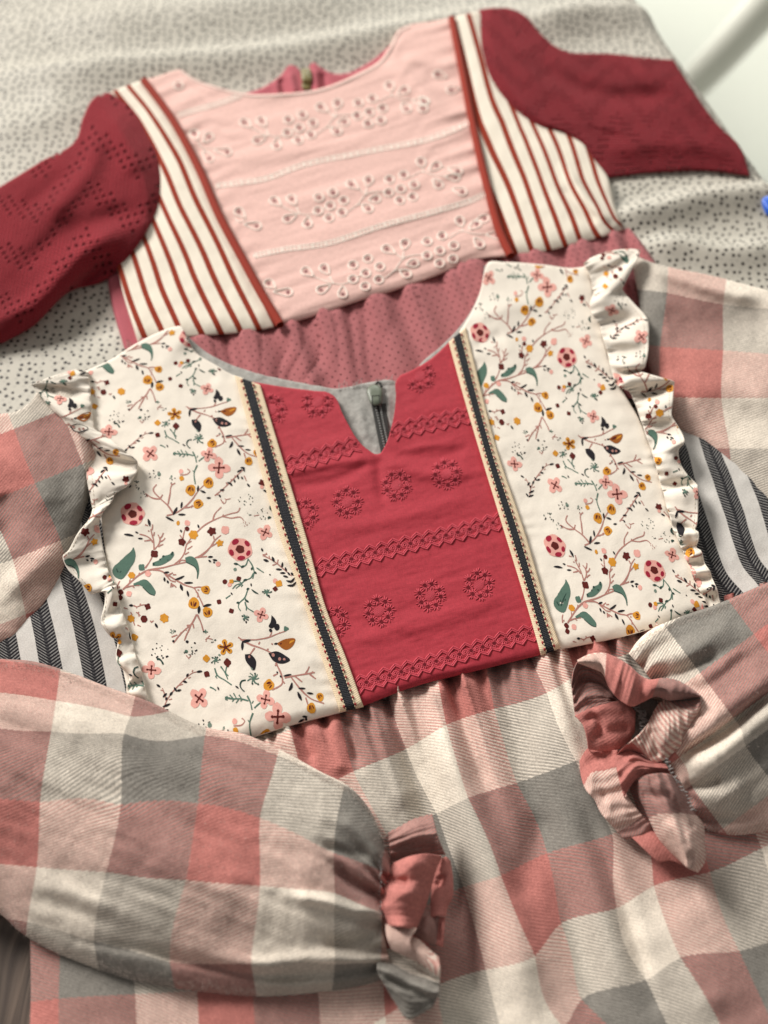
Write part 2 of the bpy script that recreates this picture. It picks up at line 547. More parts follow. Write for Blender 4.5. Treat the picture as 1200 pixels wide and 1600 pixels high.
def mat_blackstripe():
    m = M('black_striped_twill', 0.9, 0.1, 0.2)
    u, v = m.uv()                     # u: stripe number, v: metres along the stripe
    wob = (m.noise(m.vec(u * 2.0, v * 60.0), 2.0, 2.0) - 0.5) * 0.06
    k = (u + 0.5 + wob * 0.3).fract() - 0.5
    blk = k.abs().step(0.262, 0.282, 1.0, 0.0)
    diag = (k.abs() * 8.6 + v / 0.00185).fract()
    line = (diag - 0.5).abs().step(0.14, 0.24, 1.0, 0.0)
    n = m.noise(m.vec(u * 40.0, v * 2600.0), 1.0, 2.0)
    mid = k.abs().step(0.03, 0.06, 0.25, 1.0)
    dark = m.mix(line * mid * n.step(0.25, 0.6), (0.012, 0.012, 0.016), (0.33, 0.32, 0.31))
    # white areas: fine horizontal crepe threads
    cr = m.noise(m.vec(u * 26.0, v * 1500.0), 1.0, 3.0, 0.6)
    wh = m.mulc((0.60, 0.575, 0.545), (cr - 0.5) * 0.7 + 1.0)
    m.color(m.mix(blk, wh, dark))
    m.bump(cr * 0.8 + line * blk * 0.6, 0.0003, 0.9)
    return m.m

def mat_print():
    m = M('print_ink', 0.85, 0.1, 0.2)
    a = m.node('ShaderNodeAttribute'); a.attribute_name = 'tint'
    x, y, z = m.pos()
    n = m.noise(m.vec(x, y, z), 1100.0, 2.0)
    m.color(m.mulc(a.outputs['Color'], (n - 0.5) * 0.35 + 1.0))
    return m.m

def mat_navy():
    m = M('navy_grosgrain', 0.75, 0.0, 0.2)
    u, v = m.uv()                     # u across 0..1, v metres along
    a = (u * 9.0).fract() - 0.5; row = (v / 0.00105).floor()
    b = (v / 0.00105).fract() - 0.5
    aa = (u * 9.0 + row.mod(2.0) * 0.5).fract() - 0.5
    pin = (aa * aa + b * b).sqrt().step(0.14, 0.26, 1.0, 0.0)
    n = m.noise(m.vec(u * 30.0, v * 900.0), 1.0, 2.0)
    m.color(m.mix(pin * n.step(0.2, 0.7) * 0.55, (0.011, 0.012, 0.017), (0.36, 0.34, 0.33)))
    m.bump(b.abs() * -1.0 + pin * 0.4, 0.00035, 0.9)
    return m.m

def mat_tape():
    m = M('cream_herringbone_tape', 0.8, 0.15, 0.25)
    u, v = m.uv()
    k = (u * 2.0).fract() - 0.5
    d = ((k.abs() * 2.4 + v / 0.0012)).fract()
    rib = (d - 0.5).abs() * 2.0
    n = m.noise(m.vec(u * 40.0, v * 1800.0), 1.0, 2.0)
    m.color(m.mulc((0.74, 0.60, 0.42), (rib - 0.5) * 0.16 + (n - 0.5) * 0.3 + 1.0))
    m.bump(rib + n * 0.6, 0.00012, 0.8)
    return m.m

def mat_wood():
    m = M('dark_oak', 0.45, 0.0, 0.4)
    x, y, z = m.pos()
    w = m.noise(m.vec(x * 6.0, y * 1.2, 0.0), 3.0, 3.0)
    g = m.noise(m.vec(x * 300.0 + w * 14.0, y * 9.0, z * 40.0), 1.0, 5.0, 0.7)
    g2 = m.noise(m.vec(x * 70.0 + w * 20.0, y * 4.0, 3.0), 1.0, 3.0, 0.6)
    c = m.mix(g2.step(0.35, 0.65), (0.070, 0.052, 0.044), (0.19, 0.142, 0.112))
    m.color(m.mulc(c, g * 1.1 + 0.35))
    m.bump(g, 0.0004, 0.6)
    return m.m

def mat_simple(name, col, rough, spec=0.5, metal=0.0):
    m = M(name, rough, 0.0, spec)
    x, y, z = m.pos()
    n = m.noise(m.vec(x, y, z), 120.0, 3.0)
    m.color(m.mulc(col, (n - 0.5) * 0.12 + 1.0))
    m.b.inputs['Metallic'].default_value = metal
    return m.m

PL = mat_plaid('plaid_flannel'); PLF = mat_plaid('plaid_flannel_inside', -1.0)
DOT = mat_dotted(); KNIT = mat_knit(); ROSEK = mat_rose_knit()
STR = mat_stripes(); BLK = mat_blackstripe(); INK = mat_print(); NAVY = mat_navy(); TAPE = mat_tape(); WOOD = mat_wood()
IVORY = mat_plain('ivory_jersey', (0.775, 0.71, 0.625), 0.85, 0.15, 0.07, 1100.0, 0.00012)
PINKC = mat_weave('pink_cotton', (0.735, 0.475, 0.425), 0.7)
REDC = mat_weave('raspberry_cotton', (0.385, 0.030, 0.047), 0.7)
ROSE = mat_plain('rose_cotton', (0.42, 0.10, 0.125), 0.85, 0.2, 0.12)
NECKE = mat_plain('lit_neck_binding', (0.80, 0.60, 0.54), 0.8, 0.2, 0.1)  # pink cotton made paler to paint light on the rolled edge
RUST = mat_plain('rust_piping', (0.27, 0.024, 0.010), 0.8, 0.2, 0.15, 900.0, 0.00015)
GREYF = mat_plain('grey_flannel', (0.34, 0.33, 0.31), 0.95, 0.3, 0.5, 420.0, 0.0004)
BURG = mat_plain('burgundy_knit_back', (0.16, 0.013, 0.022), 0.95, 0.2, 0.3)
THREAD_RED = mat_plain('raspberry_thread', (0.52, 0.058, 0.085), 0.6, 0.25, 0.2, 2000.0, 0.0001)  # lighter than the panel cloth, painting light caught by raised stitches
THREAD_WHITE = mat_plain('cream_thread', (0.93, 0.85, 0.77), 0.6, 0.2, 0.1, 2000.0, 0.0001)
HOLE_RED = mat_simple('raspberry_hole_shade', (0.13, 0.012, 0.018), 0.9, 0.1)  # flat dark discs; the shade inside the embroidery holes is painted
HOLE_MAUVE = mat_simple('mauve_lining', (0.26, 0.11, 0.115), 0.9, 0.1)
THREAD_GREY = mat_plain('grey_overlock_thread', (0.30, 0.28, 0.27), 0.8, 0.2, 0.3)
DASH_RED = mat_simple('red_stitch', (0.36, 0.02, 0.025), 0.6)
ZIPG = mat_simple('grey_green_enamel', (0.135, 0.155, 0.115), 0.42, 0.5)
ZIPT = mat_simple('zip_teeth', (0.30, 0.31, 0.30), 0.35, 0.5)
ZIPTAPE = mat_simple('zip_tape', (0.030, 0.030, 0.028), 0.9)
OLIVE = mat_simple('olive_enamel', (0.20, 0.165, 0.055), 0.45, 0.5)
WHITEP = mat_simple('white_lacquer', (0.82, 0.82, 0.76), 0.4)
BLUEP = mat_simple('blue_plastic', (0.02, 0.12, 0.62), 0.4)
FLOOR = mat_simple('pale_floor', (0.74, 0.76, 0.68), 0.5, 0.3)

# ---------------------------------------------------------------- setting: floor, table, dotted cloth
def box_world(c, ax, ay, sx, sy, z0, z1, bev=0.0):
    c = np.asarray(c[:2]); V = []
    for z in (z0, z1):
        for a, b in ((-1, -1), (1, -1), (1, 1), (-1, 1)):
            V.append([*(c + ax * a * sx / 2 + ay * b * sy / 2), z])
    F = [(3, 2, 1, 0), (4, 5, 6, 7), (0, 1, 5, 4), (1, 2, 6, 5), (2, 3, 7, 6), (3, 0, 4, 7)]
    return np.array(V), F

o = mesh_obj('floor', [(-4, -3, -0.74), (8, -3, -0.74), (8, 12, -0.74), (-4, 12, -0.74)], [(0, 1, 2, 3)], FLOOR, smooth=False)
props(o, kind='structure')

E0 = bp(1200, 318, 0.0)[:2]; E1 = bp(976, 0, 0.0)[:2]
ed = (E1 - E0) / np.linalg.norm(E1 - E0)          # along the edge, away from the lens
en = np.array([-ed[1], ed[0]])                    # from the edge towards the left
V, F = box_world(E0 + ed * 0.35 + en * 0.72, ed, en, 2.1, 1.40, -0.030, -0.0008)
table = mesh_obj('table', V - np.array([*E0, 0]) + np.array([*E0, 0]), F, WOOD, smooth=False)
props(table, 'dark grained wooden table with a dotted cloth and two dresses on it', 'table')
bm = table.modifiers.new('edge', 'BEVEL'); bm.width = 0.003; bm.segments = 2
for a, b in ((-0.6, 0.12), (-0.6, 1.30), (1.3, 0.12), (1.3, 1.30)):
    c = E0 + ed * a + en * b
    V, F = box_world(c, ed, en, 0.05, 0.05, -0.74, -0.031)
    mesh_obj('leg', V, F, WOOD, table, smooth=False)

def wpl(pts): return bp([p[0] for p in pts], [p[1] for p in pts], 0.002)[:, :2]
RIP = [([(-60, 130), (150, 112), (330, 98), (470, 82), (600, 58), (760, 30), (900, 22)], 0.0050, 0.022, 0.010),
       ([(60, 40), (230, 30), (420, 8), (600, -20)], 0.0040, 0.030, 0.018),
       ([(820, 45), (960, 22), (1010, 28)], 0.004, 0.020, 0.010),
       ([(930, 350), (1010, 338), (1090, 318), (1180, 308), (1230, 300)], 0.0048, 0.012, 0.008),
       ([(1000, 392), (1060, 388), (1130, 400), (1220, 392)], 0.0040, 0.012, 0.008),
       ([(-40, 528), (60, 520), (120, 512), (190, 500)], -0.0022, 0.008),
       ([(-40, 210), (60, 190), (130, 160)], 0.0022, 0.02)]
near_s = float(np.dot(bp(-80, 1330, 0.0)[:2] - E0, ed))
ss = np.arange(near_s, 1.7, 0.0035); tt = np.concatenate([np.arange(1.25, 0.45, -0.012), np.arange(0.45, 0.0, -0.0035)])
S_, T_ = np.meshgrid(ss, tt, indexing='ij')
XY = E0 + S_[..., None] * ed + T_[..., None] * en
z = 0.0025 + 0.0011 * (fbm(XY[..., 0] * 14, XY[..., 1] * 20 + 3, 3) + 0.3)
for f in RIP:
    w = wpl(f[0]); d, t, sd = pl_dist(XY[..., 0], XY[..., 1], resample(w, 30))
    ww = f[2] if len(f) < 4 else np.where(sd > 0, f[2], f[3])
    z = z + 1.35 * f[1] * np.exp(-(d / ww) ** 2) * 1.3 * (0.3 + 0.7 * np.clip(np.minimum(t, 1 - t) / 0.2, 0, 1))
z = np.maximum(z, 0.0008)
P = np.dstack([XY, z])
cols = []                                          # the edge rolls over the table and hangs down
for k in range(1, 26):
    a = min(k / 6, 1) * math.pi / 2
    out = 0.014 * math.sin(a); dn = 0.014 * (1 - math.cos(a)) + max(0, k - 6) * 0.012
    q = P[:, -1].copy(); q[:, :2] -= en * (out + 0.006 * max(0, k - 6) / 19 * np.sin(ss * 38)[:, None]); q[:, 2] -= dn
    cols.append(q)
P = np.concatenate([P, np.stack(cols, 1)], 1)
o = mesh_obj('tablecloth', P.reshape(-1, 3), grid_faces(P.shape[0], P.shape[1])[:, ::-1], DOT)
props(o, 'pale cotton cloth printed with small black dots, rumpled under both dresses', 'tablecloth')

# white furniture leg on the floor beyond the table, blue plastic clip at the table edge
def from_px(px, py, z): return bp(px, py, z)
a = from_px(1020, 190, -0.725); b = from_px(1330, -150, -0.20)
leg = thing('furniture_leg', a, 'slanting white tubular furniture leg on the pale floor beyond the table', 'furniture leg')
pts = np.array([a + (b - a) * t + np.array([0, 0, -0.02 * math.sin(math.pi * t)]) for t in np.linspace(0, 1, 12)])
V, F = tube_mesh([(pts, 0.026)], 20); mesh_obj('tube', V, F, WHITEP, leg)
V, F = tube_mesh([(np.array([a + [0, 0, -0.02], a + [0, 0, -0.005], a + (b - a) * 0.03]), [0.030, 0.030, 0.026])], 20); mesh_obj('foot_cap', V, F, WHITEP, leg)

c = bp(1214, 321, 0.004)
clip = thing('plastic_clip', c, 'bright blue plastic clip at the edge of the dotted cloth', 'clip')
def rbox(c, sx, sy, sz, ax=np.array([1., 0]), r=0.25, n=10):
    """a soft-cornered box"""
    ay = np.array([-ax[1], ax[0]]); V = []
    ang = np.linspace(0, 2 * math.pi, 4 * n, endpoint=False)
    prof = [(0.0, -1), (0.86, -1), (0.96, -0.82), (1, -0.5), (1, 0.5), (0.96, 0.82), (0.86, 1), (0.0, 1)]
    for s, h in prof:
        for q in ang:
            e = 2 / 5.0
            x = math.copysign(abs(math.cos(q)) ** e, math.cos(q)) * sx / 2 * s
            y = math.copysign(abs(math.sin(q)) ** e, math.sin(q)) * sy / 2 * s
            V.append([*(np.asarray(c[:2]) + ax * x + ay * y), c[2] + h * sz / 2])
    m = 4 * n; F = []
    for j in range(len(prof) - 1):
        for k in range(m): F.append((j*m + k, j*m + (k+1) % m, (j+1)*m + (k+1) % m, (j+1)*m + k))
    return np.array(V), F
V, F = rbox(c, 0.014, 0.020, 0.008, ed); mesh_obj('jaw', V, F, BLUEP, clip)
V, F = rbox(c + [*(-en * 0.012), -0.008], 0.016, 0.020, 0.010, ed); mesh_obj('grip', V, F, BLUEP, clip)

# ---------------------------------------------------------------- the dress behind
base = bp(560, 420, 0.002)
D1 = thing('dress', base, 'dress with burgundy knit sleeves, pink eyelet front and rust striped side panels, lying behind', 'dress')

def prof_far(v, a=0.20):
    """rounded section of a filled sleeve: high at the far edge, rolling down to the near edge"""
    return np.sin(math.pi * (a + (1 - a) * np.clip(v, 0, 1))) ** 0.75

# skirt
def z_skirt1(u, v, px, py):
    top = np.interp(px, [196, 300, 410, 440, 500, 565, 600, 675, 755, 850, 900, 945, 975], [531, 520, 509, 499, 482, 460, 450, 424, 395, 383, 371, 360, 350])
    d = np.clip(py - top, 0, 400)
    lean = px - 0.33 * d
    q = lean / 31.0 + 1.7 * vnoise(lean * 0.016, 3 + d * 0.006)
    pl = np.abs(q % 1.0 - 0.5) * 2
    k = np.floor(q); amp = 0.6 + 0.5 * np.sin(k * 2.4) * np.cos(k * 1.1)
    g = (0.5 - pl ** 1.4) * 0.0040 * amp * np.exp(-d / 110.0) + 0.0034 * np.sin(lean * 0.088 + 3.0 * vnoise(lean * 0.012, 7 + 0 * px)) * np.exp(-d / 220.0)
    g = g - 0.0030 * np.exp(-(d / 9.0) ** 2)
    return np.minimum(np.maximum(0.0098 + g, 0.0048), 0.0122) + 0.0006 * fbm(px / 60, py / 60)
tri1 = tps([(200, 530, 0, 0), (440, 500, .105, 0), (700, 420, .215, 0), (970, 355, .345, 0), (210, 640, 0, .06), (470, 640, .105, .062), (760, 560, .215, .062), (1030, 480, .345, .06)])
skirt1 = Patch([(196, 531), (300, 520), (410, 509), (440, 499), (500, 482), (565, 460), (600, 450), (675, 424), (755, 395), (850, 383), (900, 371), (945, 360), (975, 350)],
               [(206, 640), (400, 650), (700, 640), (1034, 620)], right=[(975, 350), (997, 378), (1020, 411), (1034, 620)], z=z_skirt1)
skirt1.build('skirt', ROSEK, D1, tri1, {'right': (4, 0.006)})

# rose back panel that shows beside the striped panel
bs = Patch([(172, 400), (190, 400)], [(199, 545), (228, 545)], left=[(172, 400), (172, 432), (178, 470), (199, 545)], right=[(190, 400), (194, 430), (206, 480), (228, 545)], z=0.006)
bs.build('back_panel', ROSE, D1, None, {'left': (5, 0.005)})

# inside of the back neck, open at the centre where the zip ends
nl = Patch([(376, 151), (412, 139), (438, 121), (455, 104), (464, 108), (474, 136)], [(376, 190), (474, 186)],
           z=lambda u, v, px, py: 0.0085 + folds(px, py, [([(452, 110), (462, 150)], 0.0025, 7), ([(438, 122), (444, 150)], -0.002, 5), ([(431, 128), (436, 150)], 0.0012, 6)]) - 0.002 * v, step=2, sm=True)
nl.build('back_neck', ROSE, D1, None, {'top': (3, 0.004), 'right': (2, 0.004)})
nr = Patch([(487, 138), (484, 108), (490, 100), (501, 107), (520, 117), (545, 117), (567, 107), (592, 90), (610, 72), (626, 46)], [(487, 180), (640, 110)],
           z=lambda u, v, px, py: 0.0085 + folds(px, py, [([(491, 105), (497, 150)], 0.0028, 6), ([(504, 112), (508, 150)], -0.002, 5)]) - 0.002 * v, step=2)
nr.build('back_neck', ROSE, D1, None, {'top': (3, 0.004), 'left': (2, 0.004)})
zs = thing_c = bp(479, 120, 0.0095)
V, F = rbox(zs, 0.0072, 0.0135, 0.0045, np.array([math.cos(0.1), math.sin(0.1)])); zsl = mesh_obj('zipper_slider', V, F, OLIVE, D1)
V, F = rbox(zs + [0, -0.0065, -0.0012], 0.0062, 0.010, 0.002, np.array([1., 0])); mesh_obj('pull_tab', V, F, OLIVE, zsl)

# sleeves: a thin back layer shows through the pointelle holes of the front layer
def knit_sleeve(top, bottom, left, right, zf, uvf, fl):
    p = Patch(top, bottom, left, right, step=2.5, z=zf)
    s = p.build('sleeve', KNIT, D1, uvf, fl)
    q = Patch(top, bottom, left, right, step=10, z=lambda u, v, px, py: np.maximum(zf(u, v, px, py) - 0.004, 0.003))
    q.build('sleeve_back', BURG, s, None, None)
    return p
def z_sl1(u, v, px, py):
    h = 0.010 + 0.006 * np.exp(-((u - 0.75) / 0.3) ** 2)
    F = [([(-30, 515), (60, 465), (110, 410), (160, 372), (215, 350)], 0.0055, 14, 26), ([(60, 345), (110, 300), (145, 250), (150, 190)], 0.0040, 18),
         ([(20, 440), (80, 380), (150, 345), (230, 330)], -0.0030, 18),
         ([(120, 445), (150, 425), (178, 400)], -0.003, 9), ([(30, 330), (70, 300), (110, 265)], -0.002, 14), ([(170, 170), (195, 220), (215, 280)], 0.003, 20)]
    e = np.clip((1 - u) / 0.08, 0, 1) ** 0.6
    return 0.0055 + h * prof_far(v, 0.25) * (0.35 + 0.65 * e) + folds(px, py, F) * e + 0.0007 * fbm(px / 35, py / 35)
kn1 = tps([(a, b, u * 0.47, v) for a, b, u, v in [(-60, 330, -.29, .0), (65, 255, -.19, .0), (150, 155, -.115, -.01), (-60, 575, -.27, .105), (50, 510, -.17, .10), (175, 435, -.075, .085), (240, 245, -.045, .03), (110, 370, -.14, .06), (0, 420, -.225, .055), (205, 330, -.065, .055)]], 1.0)
knit_sleeve([(-170, 400), (-60, 330), (0, 295), (65, 255), (121, 220), (132, 185), (149, 155), (178, 144)], [(-170, 640), (-60, 575), (0, 537), (50, 510), (120, 450), (150, 443), (172, 434), (190, 386)],
            None, [(178, 144), (211, 172), (232, 207), (250, 246), (254, 300), (243, 340), (222, 361), (190, 386)], z_sl1, kn1, {'top': (3, 0.006), 'bottom': (3, 0.005)})
def z_sl2(u, v, px, py):
    h = 0.011
    F = [([(815, 95), (880, 130), (960, 150), (1060, 150)], -0.0035, 16), ([(940, 234), (1020, 225), (1100, 227), (1160, 244)], 0.0024, 17),
         ([(800, 60), (830, 110), (900, 150)], 0.0025, 18), ([(980, 110), (1050, 130), (1090, 180)], 0.002, 20)]
    e = np.clip(u / 0.06, 0, 1) ** 0.6
    return 0.0060 + h * prof_far(v, 0.3) * (0.4 + 0.6 * e) * (1 - 0.35 * u) + folds(px, py, F) * e + 0.0006 * fbm(px / 35, py / 35)
kn2 = tps([(750, 20, .0, -.03), (870, 77, .06, -.01), (1050, 97, .17, 0), (800, 160, .02, .05), (940, 275, .09, .10), (1050, 266, .17, .10), (1170, 273, .26, .10), (1120, 195, .22, .06), (950, 180, .11, .06)], 1.0)
knit_sleeve([(746, 18), (775, 15), (800, 17), (822, 28), (845, 55), (872, 77), (960, 87), (1052, 96)], [(946, 277), (1000, 270), (1040, 267), (1100, 265), (1170, 273)],
            [(746, 18), (750, 80), (765, 124), (795, 165), (835, 196), (875, 210), (900, 226), (922, 254), (946, 277)], [(1052, 96), (1080, 140), (1120, 195), (1155, 230), (1170, 273)],
            z_sl2, kn2, {'top': (3, 0.006), 'bottom': (3, 0.006), 'right': (2, 0.004)})

# striped side panels
ST1 = []
for k, pl in ((1, [(405, 275), (480, 370), (560, 500), (640, 680), (740, 890), (805, 1020)]), (2, [(365, 290), (430, 370), (500, 500), (560, 640), (640, 800), (745, 1020)]),
              (3, [(490, 600), (530, 690), (600, 850), (690, 1040)]), (4, [(475, 680), (545, 850), (630, 1040)]), (5, [(440, 720), (500, 890), (565, 1040)]),
              (6, [(400, 750), (440, 870), (505, 1030)]), (7, [(362, 800), (400, 920), (450, 1050)])):
    ST1 += [(x / 2, y / 2, float(k), y / 2 * 0.0004) for x, y in pl]
strip1 = tps(ST1, 0.6)
pipe1 = [(225, 126), (268, 185), (309, 260), (344, 340), (379, 405), (409, 460), (438, 508)]
def z_st(u, v, px, py):
    return 0.0112 + 0.0025 * np.clip(np.sin(math.pi * u), 0, 1) ** 0.6 + 0.0006 * fbm(px / 40, py / 40) - 0.003 * np.clip((v - 0.93) / 0.07, 0, 1) ** 2
sp1 = Patch([(174, 145), (225, 126)], [(217, 534), (300, 525), (410, 514), (438, 508)], [(174, 145), (205, 172), (226, 207), (244, 246), (248, 300), (237, 338), (216, 358), (183, 382), (190, 440), (217, 534)], pipe1, z=z_st, step=2.5)
sp1.build('side_panel', STR, D1, strip1, {'left': (2, 0.003), 'bottom': (1.5, 0.003), 'top': (2, 0.003)})
ST2 = []
for k, pl in ((2, [(270, 65), (310, 210), (370, 380), (440, 560), (515, 780)]), (1, [(300, 390), (340, 480), (400, 610), (465, 790)]), (3, [(390, 310), (440, 430), (500, 590), (565, 760)]),
              (4, [(460, 380), (520, 520), (575, 650), (612, 750)]), (5, [(520, 410), (570, 540), (625, 650), (665, 735)]), (6, [(580, 430), (620, 560), (670, 650), (716, 715)]), (7, [(655, 520), (690, 620), (722, 690)])):
    ST2 += [(600 + x / 2, y / 2, float(k), y / 2 * 0.0004) for x, y in pl]
strip2 = tps(ST2, 0.6)
pipe2 = [(706, 29), (720, 100), (740, 200), (761, 290), (784, 370), (798, 400)]
sp2 = Patch([(706, 29), (752, 19)], [(798, 400), (850, 392), (900, 380), (945, 368), (972, 358)], pipe2, [(752, 19), (757, 80), (772, 122), (802, 162), (842, 192), (882, 207), (907, 222), (927, 250), (947, 276), (958, 320), (972, 358)],
            z=lambda u, v, px, py: z_st(u, v, px, py) + folds(px, py, [([(880, 260), (925, 320), (960, 350)], 0.003, 8), ([(870, 290), (900, 320), (935, 355)], -0.002, 8)]), step=2.5)
sp2.build('side_panel', STR, D1, strip2, {'right': (2, 0.004), 'bottom': (1.5, 0.003), 'top': (2, 0.003)})

# pink eyelet front
def z_pink(u, v, px, py):
    ed_l = np.exp(-u / 0.10) * np.clip(u / 0.015, 0, 1); ed_r = np.exp(-(1 - u) / 0.10) * np.clip((1 - u) / 0.015, 0, 1)
    ph = v * 95 + 3.0 * vnoise(v * 14, 3.3 + 0 * u)
    puck = 0.00045 * np.sin(ph + 2.5 * u * 8) * ed_l * (0.4 + np.abs(vnoise(v * 9, 0 * u))) * 1.7 + 0.0005 * np.sin(ph * 0.8 - 2 * (1 - u) * 9) * ed_r * (0.4 + np.abs(vnoise(v * 7, 8 + 0 * u))) * 1.7
    F = [([(600, 92), (650, 130), (700, 172), (745, 178)], 0.0045, 12, 16), ([(625, 88), (670, 98), (720, 92)], 0.0025, 9), ([(660, 110), (700, 128), (730, 130)], -0.0022, 10),
         ([(340, 262), (430, 240), (520, 228), (600, 210)], 0.0020, 12), ([(350, 160), (420, 165), (480, 160)], -0.0018, 16), ([(440, 380), (560, 350), (680, 318), (770, 280)], 0.0020, 16),
         ([(420, 325), (520, 300), (640, 290), (760, 250)], 0.0014, 10), ([(480, 440), (600, 420), (720, 380), (790, 350)], 0.0015, 12), ([(590, 440), (660, 415), (700, 400)], -0.0015, 8),
         ([(700, 225), (740, 262), (770, 300)], 0.0018, 8), ([(300, 195), (330, 215), (360, 222)], -0.001, 8)]
    w = 0.00045 * fbm(px / 70 + py / 50, (py + px * 0.28) / 13, 3)
    return 0.0118 + puck + folds(px, py, F) * 0.45 + w - 0.002 * np.clip((v - 0.95) / 0.05, 0, 1) ** 2 + 0.001 * np.sin(math.pi * u)
pink = Patch([(226, 125), (246, 121), (270, 113), (284, 110), (300, 121), (340, 136), (385, 147), (440, 147), (500, 140), (560, 116), (595, 95), (612, 70), (624, 48), (640, 40), (672, 35), (706, 29)],
             [(438, 508), (500, 490), (565, 468), (600, 458), (675, 432), (755, 403), (798, 400)], pipe1, pipe2, z=z_pink, step=2.2)
fp = pink.build('front_panel', PINKC, D1, None, {'top': (2, 0.0035), 'bottom': (1.5, 0.003)})
# binding turned over the neck edge, its lit look painted in paler pink
nk = resample([(284, 110), (300, 121), (340, 136), (385, 147), (440, 147), (500, 140), (560, 116), (595, 95), (612, 70), (624, 48), (640, 40)], 120)
tn = np.gradient(nk, axis=0); tn /= np.linalg.norm(tn, axis=1, keepdims=True); dn = np.stack([-tn[:, 1], tn[:, 0]], 1)
NB = [pink.on((nk + dn * o)[:, 0], (nk + dn * o)[:, 1], h) for o, h in ((0.3, 0.0002), (1.6, 0.0006), (3.2, 0.0005), (4.2, 0.0001))]
mesh_obj('neck_binding', np.stack(NB).reshape(-1, 3), grid_faces(4, 120), NECKE, fp)
for pp, pt in ((pipe1, sp1), (pipe2, sp2)):
    q = resample(pp, 120)
    pts = bp(q[:, 0], q[:, 1], 0.0138)
    V, F = tube_mesh([(pts, np.linspace(0.0025, 0.0026, 120))], 12)
    mesh_obj('piping', V, F, RUST, D1)

# eyelets: satin rings round dark discs painting the shaded lining, joined by stitched stems
def eyelet(cx, cy, tip=None, r=7.4):
    """ring path and hole outline (photograph positions)"""
    a = np.linspace(0, 2 * math.pi, 20)
    x = np.cos(a) * r; y = np.sin(a) * r * 0.86
    if tip is not None:
        d = np.array([tip[0] - cx, tip[1] - cy], float); L = np.hypot(*d); d /= L
        k = np.clip((x * d[0] + y * d[1]) / r, 0, 1) ** 2.5
        x = x + d[0] * k * (L - r) * 0.9; y = y + d[1] * k * (L - r) * 0.9
        sq = 1 - 0.35 * k
        px_ = -d[1]; py_ = d[0]; c = x * px_ + y * py_
        x = x - px_ * c * (1 - sq); y = y - py_ * c * (1 - sq)
    hx = np.cos(a) * 2.9 * (1 + 0.25 * np.sin(3 * a + cx)) ; hy = np.sin(a) * 2.5 * (1 + 0.25 * np.sin(2 * a + cy))
    return (cx + x, cy + y), (cx + hx, cy + hy)
TD = [((45, 268), (88, 303)), ((145, 258), (172, 305)), ((120, 375), (178, 345)), ((235, 405), (240, 348)), ((490, 178), (540, 212)), ((592, 155), (580, 202)), ((632, 266), (588, 272)), ((588, 322), (552, 293)),
      ((895, 53), (908, 100)), ((985, 78), (940, 112)), ((1092, 147), (1030, 138)), ((995, 190), (965, 140))]
BE = [(303, 253), (385, 225), (368, 302), (297, 330), (447, 273), (435, 342), (360, 373), (712, 155), (795, 130), (855, 187), (777, 210), (706, 230), (770, 277), (845, 258)]
SM = [[(88, 303), (190, 345), (240, 352), (290, 335)], [(172, 305), (190, 345)], [(325, 318), (345, 308)], [(470, 335), (520, 300), (580, 235), (690, 222)], [(540, 212), (570, 235)], [(580, 202), (575, 238)], [(520, 300), (552, 293)],
      [(830, 145), (908, 112), (960, 130), (1030, 138)], [(908, 100), (906, 114)]]
sA, sB = np.array([45., 268.]), np.array([795., 130.])
def sprig_map(a, b, sx=1.0):
    """similarity that takes the first teardrop to a and the far berry to b"""
    z0 = complex(*sA); z1 = complex(*sB); w0 = complex(*a); w1 = complex(*b)
    k = (w1 - w0) / (z1 - z0)
    return lambda p: ((lambda w: (w.real, w.imag))(w0 + k * (complex(*p) - z0)))
def build_sprig(name, eyes, stems):
    rings, discs = [], []
    hv, hf = [], []
    for c, t in eyes:
        u, v = pink.inv([c[0]], [c[1]])
        if not (0.015 < u[0] < 0.985 and 0.015 < v[0] < 0.985): continue
        (rx, ry), (hx, hy) = eyelet(c[0], c[1], t)
        rings.append((pink.on(rx, ry, 0.00012), 0.00046))
        p = pink.on(hx[:-1], hy[:-1], 0.00018); n0 = len(hv)
        m = pink.on(np.array([c[0]]), np.array([c[1]]), 0.00012)[0]
        hv += [m, *p]; k = len(p)
        hf += [(n0, n0 + 1 + i, n0 + 1 + (i + 1) % k) for i in range(k)]
    for s_ in stems:
        q = resample(s_, 16)
        u, v = pink.inv(q[:, 0], q[:, 1]); ok = (u > 0.01) & (u < 0.99) & (v > 0.01) & (v < 0.99)
        if ok.sum() < 4: continue
        q = q[ok]
        rings.append((pink.on(q[:, 0], q[:, 1], 0.00008), 0.00036))
    if not rings: return
    V, F = tube_mesh(rings, 6); o = mesh_obj('eyelet_sprig', V, F, THREAD_WHITE, fp)
    # dark discs share the sprig's object as a second material
    V2 = np.array(hv) - root_loc(D1)
    me = o.data; n0 = len(me.vertices)
    allV = np.vstack([np.array([v.co for v in me.vertices]), V2])
    faces = [tuple(p.vertices) for p in me.polygons] + [tuple(i + n0 for i in f) for f in hf]
    nF = len(me.polygons)
    me2 = bpy.data.meshes.new('eyelet_sprig'); me2.from_pydata([tuple(v) for v in allV], [], faces)
    me2.materials.append(THREAD_WHITE); me2.materials.append(HOLE_MAUVE)
    for i, p in enumerate(me2.polygons):
        p.use_smooth = True
        if i >= nF: p.material_index = 1
    o.data = me2; bpy.data.meshes.remove(me)
for a, b in (((382, 191.5), (582, 154.7)), ((428.7, 314), (631, 274)), ((478, 424), (691, 369))):
    f = sprig_map(a, b)
    build_sprig('eyelet_sprig', [(f(c), f(t)) for c, t in TD] + [(f(c), None) for c in BE], [[f(p) for p in s_] for s_ in SM])
